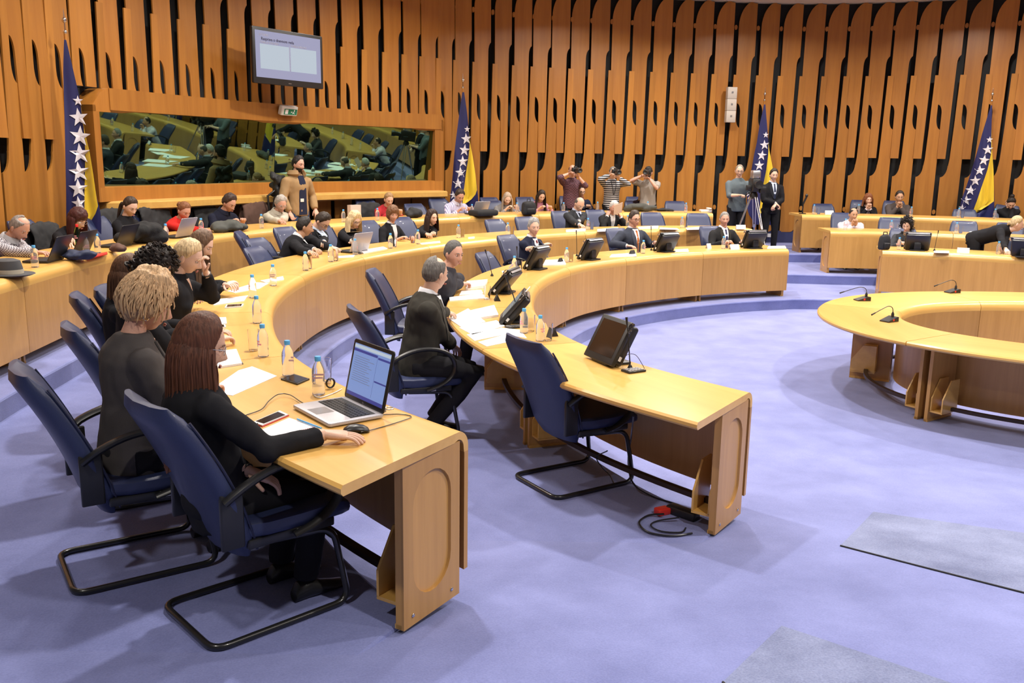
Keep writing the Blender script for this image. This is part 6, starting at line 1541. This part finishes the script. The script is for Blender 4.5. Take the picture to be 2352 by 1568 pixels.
def tripod(x, y, z0, hgt, label, mat='silver', rz=0, head='tv'):
    r = empty('camera_tripod', (x, y, z0), rz); tag(r, label, 'tripod')
    for k in range(3):
        a = rz+k*2*PI/3+PI/6; m = MB().mat(mat); f = Vector((.42*math.cos(a), .42*math.sin(a), .01)); t = Vector((.05*math.cos(a), .05*math.sin(a), hgt))
        s = Vector((-math.sin(a), math.cos(a), 0))*.03
        m.tube([f, f.lerp(t, .5)], .012, 8); m.tube([f.lerp(t, .45)+s*.6, t+s], .011, 8); m.tube([f.lerp(t, .45)-s*.6, t-s], .011, 8); m.build('leg', r)
    m = MB().mat('black'); m.lathe([(0, hgt-.05), (.07, hgt-.05), (.08, hgt+.02), (.05, hgt+.08), (0, hgt+.08)], 16); m.build('fluid_head', r); return r
sp4 = CAM4[0].location; a4 = CAM4[1]; f4_ = Matrix.Rotation(a4, 3, 'Z') @ Vector((-.20, .50, 0)); tx, ty = sp4.x+f4_.x, sp4.y+f4_.y
tripod(tx, ty, LV[3], 1.12, 'tall silver tripod under the television camera', rz=.3)
r = empty('television_camera', (tx, ty, LV[3]+1.20), a4); tag(r, 'large shoulder television camera with a silver top on the tripod', 'camera')
m = MB().mat('black'); m.box(-.07, .07, -.22, .16, 0, .24, r=.02); m.build('camera_body', r)
m = MB().mat('black'); m.lathe([(0, .16), (.055, .16), (.06, .30), (.075, .32), (.075, .40), (0, .39)], 20, Matrix.Translation((0, 0, .14)) @ Matrix.Rotation(-PI/2, 4, 'X')); m.build('lens', r)
m = MB().mat('silver'); m.box(-.085, .075, -.10, .12, .245, .40, r=.03); m.build('viewfinder_hood', r)
m = MB().mat('black'); m.box(-.18, -.07, .05, .20, -.02, .10, r=.01); m.build('side_monitor', r)
m = MB().mat('black'); m.box(.06, .16, -.02, .10, .02, .12, r=.01); m.build('battery_pack', r)
m = MB().mat('black'); m.tube([(.0, -.2, .0), (.10, -.45, -.12)], .010, 8); m.build('pan_handle', r)
m = MB().mat('black'); m.tube([(-.06, -.05, .26), (-.06, .12, .26)], .012, 8); m.build('carry_handle', r)
# camera in a rain cover on a tripod beside the man in the parka
pk = PARKA[0].location; rp_ = Matrix.Rotation(PARKA[1], 3, 'Z') @ Vector((-.0, .0, 0)); q = Vector((pk.x, pk.y)); tdir = Vector((q.y, -q.x)).normalized(); c = q-tdir*.30
tripod(c.x, c.y, LV[3], 1.05, 'black tripod beside the man in the parka', 'black', .8)
r = empty('covered_camera', (c.x, c.y, LV[3]+1.1), .4); tag(r, 'black wrapped video camera on a tripod before the booth window', 'camera')
m = MB().mat('blackm'); rnd = random.Random(3)
for k in range(26):
    m.ball((rnd.uniform(-.08, .08), rnd.uniform(-.10, .10), .05+rnd.uniform(-.02, .30)), rnd.uniform(.035, .06), None, rnd.uniform(.03, .06), 10)
me = remesh(m, .022, 2, .012, seed=9); obj('wrapped_body', me, 'blackm', r)
m = MB().mat('black'); m.tube([(-.05, -.05, .10), (-.16, -.06, .02), (-.14, -.06, -.25), (-.04, -.05, -.45)], .018, 8); m.build('hanging_strap', r)

# ------------------------------------------------------------------ bags, coats, laptops of the press row
def lump(px, py, z, size, label, name, mat, cat, n=16, seed=1, vox=.018, rz=0, flat=.6, rough=.012):
    m = MB().mat('black'); rnd = random.Random(seed); w_, d_, h_ = size
    for k in range(n):
        x, y = rnd.uniform(-w_/2, w_/2)*.75, rnd.uniform(-d_/2, d_/2)*.7; zz = rnd.uniform(.3, .75)*h_*(1-.5*abs(x)/(w_/2))
        m.ball((x, y, zz), w_*rnd.uniform(.16, .24), d_*rnd.uniform(.25, .36), h_*rnd.uniform(.22, .32), 10)
    m.ball((0, 0, h_*.35), w_*.42, d_*.42, h_*.35, 14)
    me = remesh(m, vox, 2, rough, seed=seed); zs = min(v.co.z for v in me.vertices)
    for v in me.vertices: v.co.z = max(v.co.z-zs-.01, 0.0)
    o = obj(name, me, mat, None) if mat in M else None; place(o, px, py, z, rz); tag(o, label, cat); return o
M['furblk'] = plain('black_fur', (.008, .008, .009), .95, bump=.9, bscale=60); M['oliveb'] = plain('olive_cloth', (.06, .062, .055), .9, bump=.3); M['coatd'] = plain('coat_dark', (.014, .014, .016), .8); M['coatbr'] = plain('coat_brown', (.10, .05, .035), .9); M['coatw'] = plain('coat_cream', (.55, .50, .40), .9); M['navycl'] = plain('cap_navy', (.012, .02, .06), .7); M['hatg'] = plain('hat_grey', (.07, .07, .075), .9); M['paperbag'] = plain('paper_bag', (.62, .50, .44), .8)
lump(330, 558, T3, (.55, .30, .26), 'large black furry handbag on the third row desk', 'handbag', 'furblk', 'handbag', 22, 3, rz=.9)
lump(272, 578, T3, (.20, .12, .10), 'small dark crumpled pouch beside the black handbag', 'pouch', 'coatbr', 'pouch', 8, 12, .012)
lump(530, 532, T3, (.48, .25, .17), 'crumpled olive grey jacket lying on the desk', 'folded_jacket', 'oliveb', 'jacket', 18, 5, rz=.75)
lump(185, 596, T3, (.34, .20, .11), 'navy cap lying on the desk before the red haired woman', 'cap', 'navycl', 'cap', 10, 6, rz=.9)
def backpack(px, py, z, w_, d_, h_, rz, label):
    r = empty('backpack'); place(r, px, py, z, rz); tag(r, label, 'backpack')
    m = MB().mat('black'); rows = []
    for t in (0, .04, .15, .4, .7, .88, .97, 1.0):
        k = {0: .86, .04: .95, .15: 1, .4: 1.0, .7: .95, .88: .84, .97: .6, 1.0: .35}[t]
        rows.append([(w_/2*k*(abs(math.cos(a))**.5)*(1 if math.cos(a) > 0 else -1), d_/2*k*(abs(math.sin(a))**.6)*(1 if math.sin(a) > 0 else -1), t*h_) for a in [2*PI*q/20 for q in range(20)]])
    m.grid(rows, True, True); me = remesh(m, .016, 2, .008, seed=int(px)); obj('bag_body', me, 'coatd', r)
    m = MB().mat('blackm'); m.tube([(-.035, 0, h_-.01), (-.03, 0, h_+.035), (.03, 0, h_+.035), (.035, 0, h_-.01)], .008, 8); m.build('carry_handle', r)
    m = MB().mat('blackm'); m.box(-w_*.32, w_*.32, -d_*.58, -d_*.3, h_*.10, h_*.48, r=.03); m.build('front_pocket', r)
    m = MB().mat('steel'); m.tube([(-w_*.28, -d_*.585, h_*.42), (w_*.28, -d_*.585, h_*.42)], .002, 6); m.build('zip', r)
backpack(1214, 492, T3, .27, .18, .24, .5, 'black backpack standing left of the woman in pink')
backpack(2030, 573, T1, .17, .14, .24, .2, 'small black backpack on the right front desk')
lump(948, 500, T3, (.32, .2, .22), 'shiny black handbag right of the dark red cardigan', 'handbag', 'coatd', 'handbag', 12, 9, rz=.5)
lump(1468, 486, T3, (.62, .2, .20), 'dark grey coat heaped on the desk left of the smiling blonde', 'heaped_coat', 'oliveb', 'coat', 18, 10, rz=.2)
lump(1525, 485, T3, (.40, .2, .07), 'flat black bag right of the smiling blonde woman', 'flat_bag', 'coatd', 'bag', 12, 11, rz=.1)
def draped(per_px, cv, off, z, size, label, mat, seed, turn=0):
    e, q, zz = row_point(per_px[0], per_px[1], cv, off); m = MB().mat('black'); w_, h_ = size; rnd = random.Random(seed); a = face(cv, q)
    rows = []
    for i in range(13):
        t = i/12*2-1; y = .09*math.sin(t*PI/2); zc = h_*(1-t*t*.98)
        rows.append([(w_/2*(k/8)*(1+.05*rnd.random()), -y*1.0-.0+.012*rnd.uniform(-1, 1), zc+.025*rnd.uniform(-1, 1)*(1-abs(k)/9)-.05*(abs(k)/8)**3) for k in range(-8, 9)])
    up_ = rows; dn = [[(x*.93, y*.5, z_-.03) for x, y, z_ in r] for r in rows]
    ring = [u+d[::-1] for u, d in zip(up_, dn)]; m.grid(ring, True, True)
    me = remesh(m, .02, 2, .012, seed=seed); o = obj('draped_coat', me, mat, None); o.location = (q.x, q.y, LV[3]+z); o.rotation_euler = (0, 0, a+turn); tag(o, label, 'coat'); return o
draped((255, 505), R3, 1.28, .55, (.55, .52), 'dark coat hung over a chair between the two dark haired women', 'coatd', 1)
draped((100, 540), R3, 1.22, .50, (.50, .48), 'black coat over the chair right of the checked shirt man', 'coatd', 6)
draped((352, 488), R3, 1.30, .55, (.60, .52), 'dark jacket draped over the chair left of the red jumper', 'coatd', 2)
draped((470, 490), R3, 1.3, .55, (.50, .48), 'black coat hung behind the red jumper', 'coatd', 3)
draped((583, 482), R3, 1.28, .55, (.50, .50), 'brown coat over the chair right of the navy coated person', 'coatbr', 4)
draped((676, 480), R3, 1.30, .55, (.46, .50), 'cream coat over the chair behind the beige jumper', 'coatw', 5)
draped((845, 478), R3, 1.30, .55, (.55, .42), 'black coat over the chair left of the dark red cardigan', 'coatd', 7)
for px, py, ang_, lb, lid, z in [(160, 585, 0, 'open black laptop of the woman with dark red hair', 'black', T3), (262, 566, 0, 'open black laptop beside the handbag', 'black', T3), (402, 545, 0, 'open silver laptop of the woman in the red jumper', 'lap', T3), (100, 600, 0, 'low dark laptop under the checked shirt man\'s hands', 'black', T3), (1092, 492, 0, 'grey laptop behind the black briefcase', 'lap', T3)]:
    p = at(px, py, z); laptop(px, py, z, face(R3, p)+PI+PI, lb, 115, lid=lid, base='black', w=.34, d=.23)
p = at(808, 578, T2); laptop(808, 578, T2, face(R2, p)-.15, 'open grey laptop of the blonde woman in black glasses', 112, lid='lap', base='black', w=.34, d=.23)
p = at(1110, 496, T3); m = MB().mat('coatd'); m.box(-.24, .24, -.16, .16, 0, .10, r=.05); o = m.build('briefcase'); place(o, 1110, 495, T3, face(R3, p)); tag(o, 'soft black briefcase lying on the third row desk', 'briefcase')
m = MB().mat('blackm'); m.tube([(-.08, -.165, .05), (-.07, -.20, .05), (.07, -.20, .05), (.08, -.165, .05)], .01, 8); m.build('handle', o)
# hat with a pale band at the left edge
r = empty('fedora_hat'); place(r, 18, 632, T3); tag(r, 'grey felt hat with a pale ribbon at the left edge', 'hat')
m = MB().mat('hatg'); m.lathe([(.0, .002), (.15, .0), (.175, .012), (.17, .018), (.10, .014), (.098, .06), (.085, .12), (.05, .135), (0, .12)], 28, Matrix.Scale(1.2, 4, (1, 0, 0))); m.build('crown_and_brim', r)
m = MB().mat('coatw'); m.lathe([(.101, .016), (.103, .05), (.100, .05), (.098, .016)], 28, Matrix.Scale(1.2, 4, (1, 0, 0)), cap=False); m.build('ribbon', r)
p = at(815, 500, T3); m = MB().mat('paperbag'); m.box(-.11, .11, -.04, .04, 0, .22); o = m.build('paper_bag', smooth=False); place(o, 814, 502, T3, face(R3, p)); tag(o, 'upright pale paper bag behind the blonde woman in glasses', 'paper bag')
sheet([(196, 588), (246, 578), (247, 582), (205, 592)], T3, .01, 'orange red folder under the two bottles on the third row', 'folder', 'red', 'folder')
r = empty('desk_telephone'); place(r, 1620, 487, T3, face(R3, at(1620, 487, T3))); tag(r, 'white desk telephone at the far end of the third row', 'telephone')
m = MB().mat('white'); m.box(-.11, .11, -.10, .10, 0, .05, r=.02); m.build('telephone_base', r); m = MB().mat('white'); m.box(-.10, -.04, -.11, .11, .055, .09, r=.015); m.build('handset', r)
m = MB().mat('black'); m.tube([(0, 0, 0), (0, 0, .22)], .014, 8); m.tube([(0, 0, .20), (.05, -.02, .34)], .02, 8); m.ball((.05, -.02, .36), .03, None, .04, 10); m.lathe([(0, 0), (.07, 0), (.07, .015), (0, .02)], 16); o = m.build('lectern_microphone'); place(o, 1843, 491, T3); tag(o, 'dark microphone stand at the aisle end of the back row', 'microphone')
# paper in the white haired man's hands
hp_ = HOLD[0]; R_ = Matrix.Rotation(HOLD[1], 3, 'Z'); c = Vector(hp_.location)+R_ @ Vector((0, .42, .98))
m = MB().mat('paperbag'); m.box(-.09, .09, -.002, .002, -.02, .20, Matrix.Rotation(-.5, 4, 'X')); o = m.build('held_paper', smooth=False); o.location = c; o.rotation_euler = (0, .3, HOLD[1]); tag(o, 'cream sheet held up by the white haired man', 'paper')

# ------------------------------------------------------------------ cables on the floor by the near front row desk
zf = LV[1]+.01
cable([(1455, 955, .75), (1450, 1000, .45), (1443, 1060, .25), (1455, 1110, zf+.05), (1500, 1140, zf), (1560, 1160, zf), (1590, 1180, zf)], .006, 'black cable hanging under the desk and along the carpet')
cable([(1525, 1180, zf+.02), (1490, 1183, zf), (1468, 1200, zf), (1490, 1222, zf), (1545, 1230, zf), (1590, 1224, zf)], .006, 'outer loop of black cable on the carpet by the desk end')
cable([(1560, 1188, zf+.02), (1510, 1196, zf), (1495, 1207, zf), (1520, 1220, zf), (1565, 1222, zf), (1575, 1212, zf)], .005, 'inner loop of black cable on the carpet by the desk end')
m = MB().mat('red'); m.box(-.045, .045, -.03, .03, 0, .04, r=.01); o = m.build('power_plug'); place(o, 1521, 1180, LV[1], .5); tag(o, 'red power plug among the cables under the desk end', 'plug')
m = MB().mat('black'); m.box(-.10, .10, -.035, .035, 0, .05, r=.01); o = m.build('power_strip'); place(o, 1568, 1185, LV[1], -.8); tag(o, 'black power strip under the desk end', 'power strip')
cable([(1395, 1035, .40), (1370, 1050, .3), (1385, 1075, .22), (1400, 1090, zf), (1410, 1110, zf)], .004, 'tangled thin cable behind the empty armchair')
m = MB().mat('white'); m.box(-.04, .04, -.012, 0, -.04, .04); o = m.build('wall_socket', smooth=False); s_ = wall_s(1765, 538); p = WALL.off(s_, .0); n = WALL.nor(s_); o.location = (p.x, p.y, LV[3]+.16); o.rotation_euler = (0, 0, math.atan2(n.y, n.x)+PI/2); tag(o, 'small pale socket low on the dark plinth', 'socket')
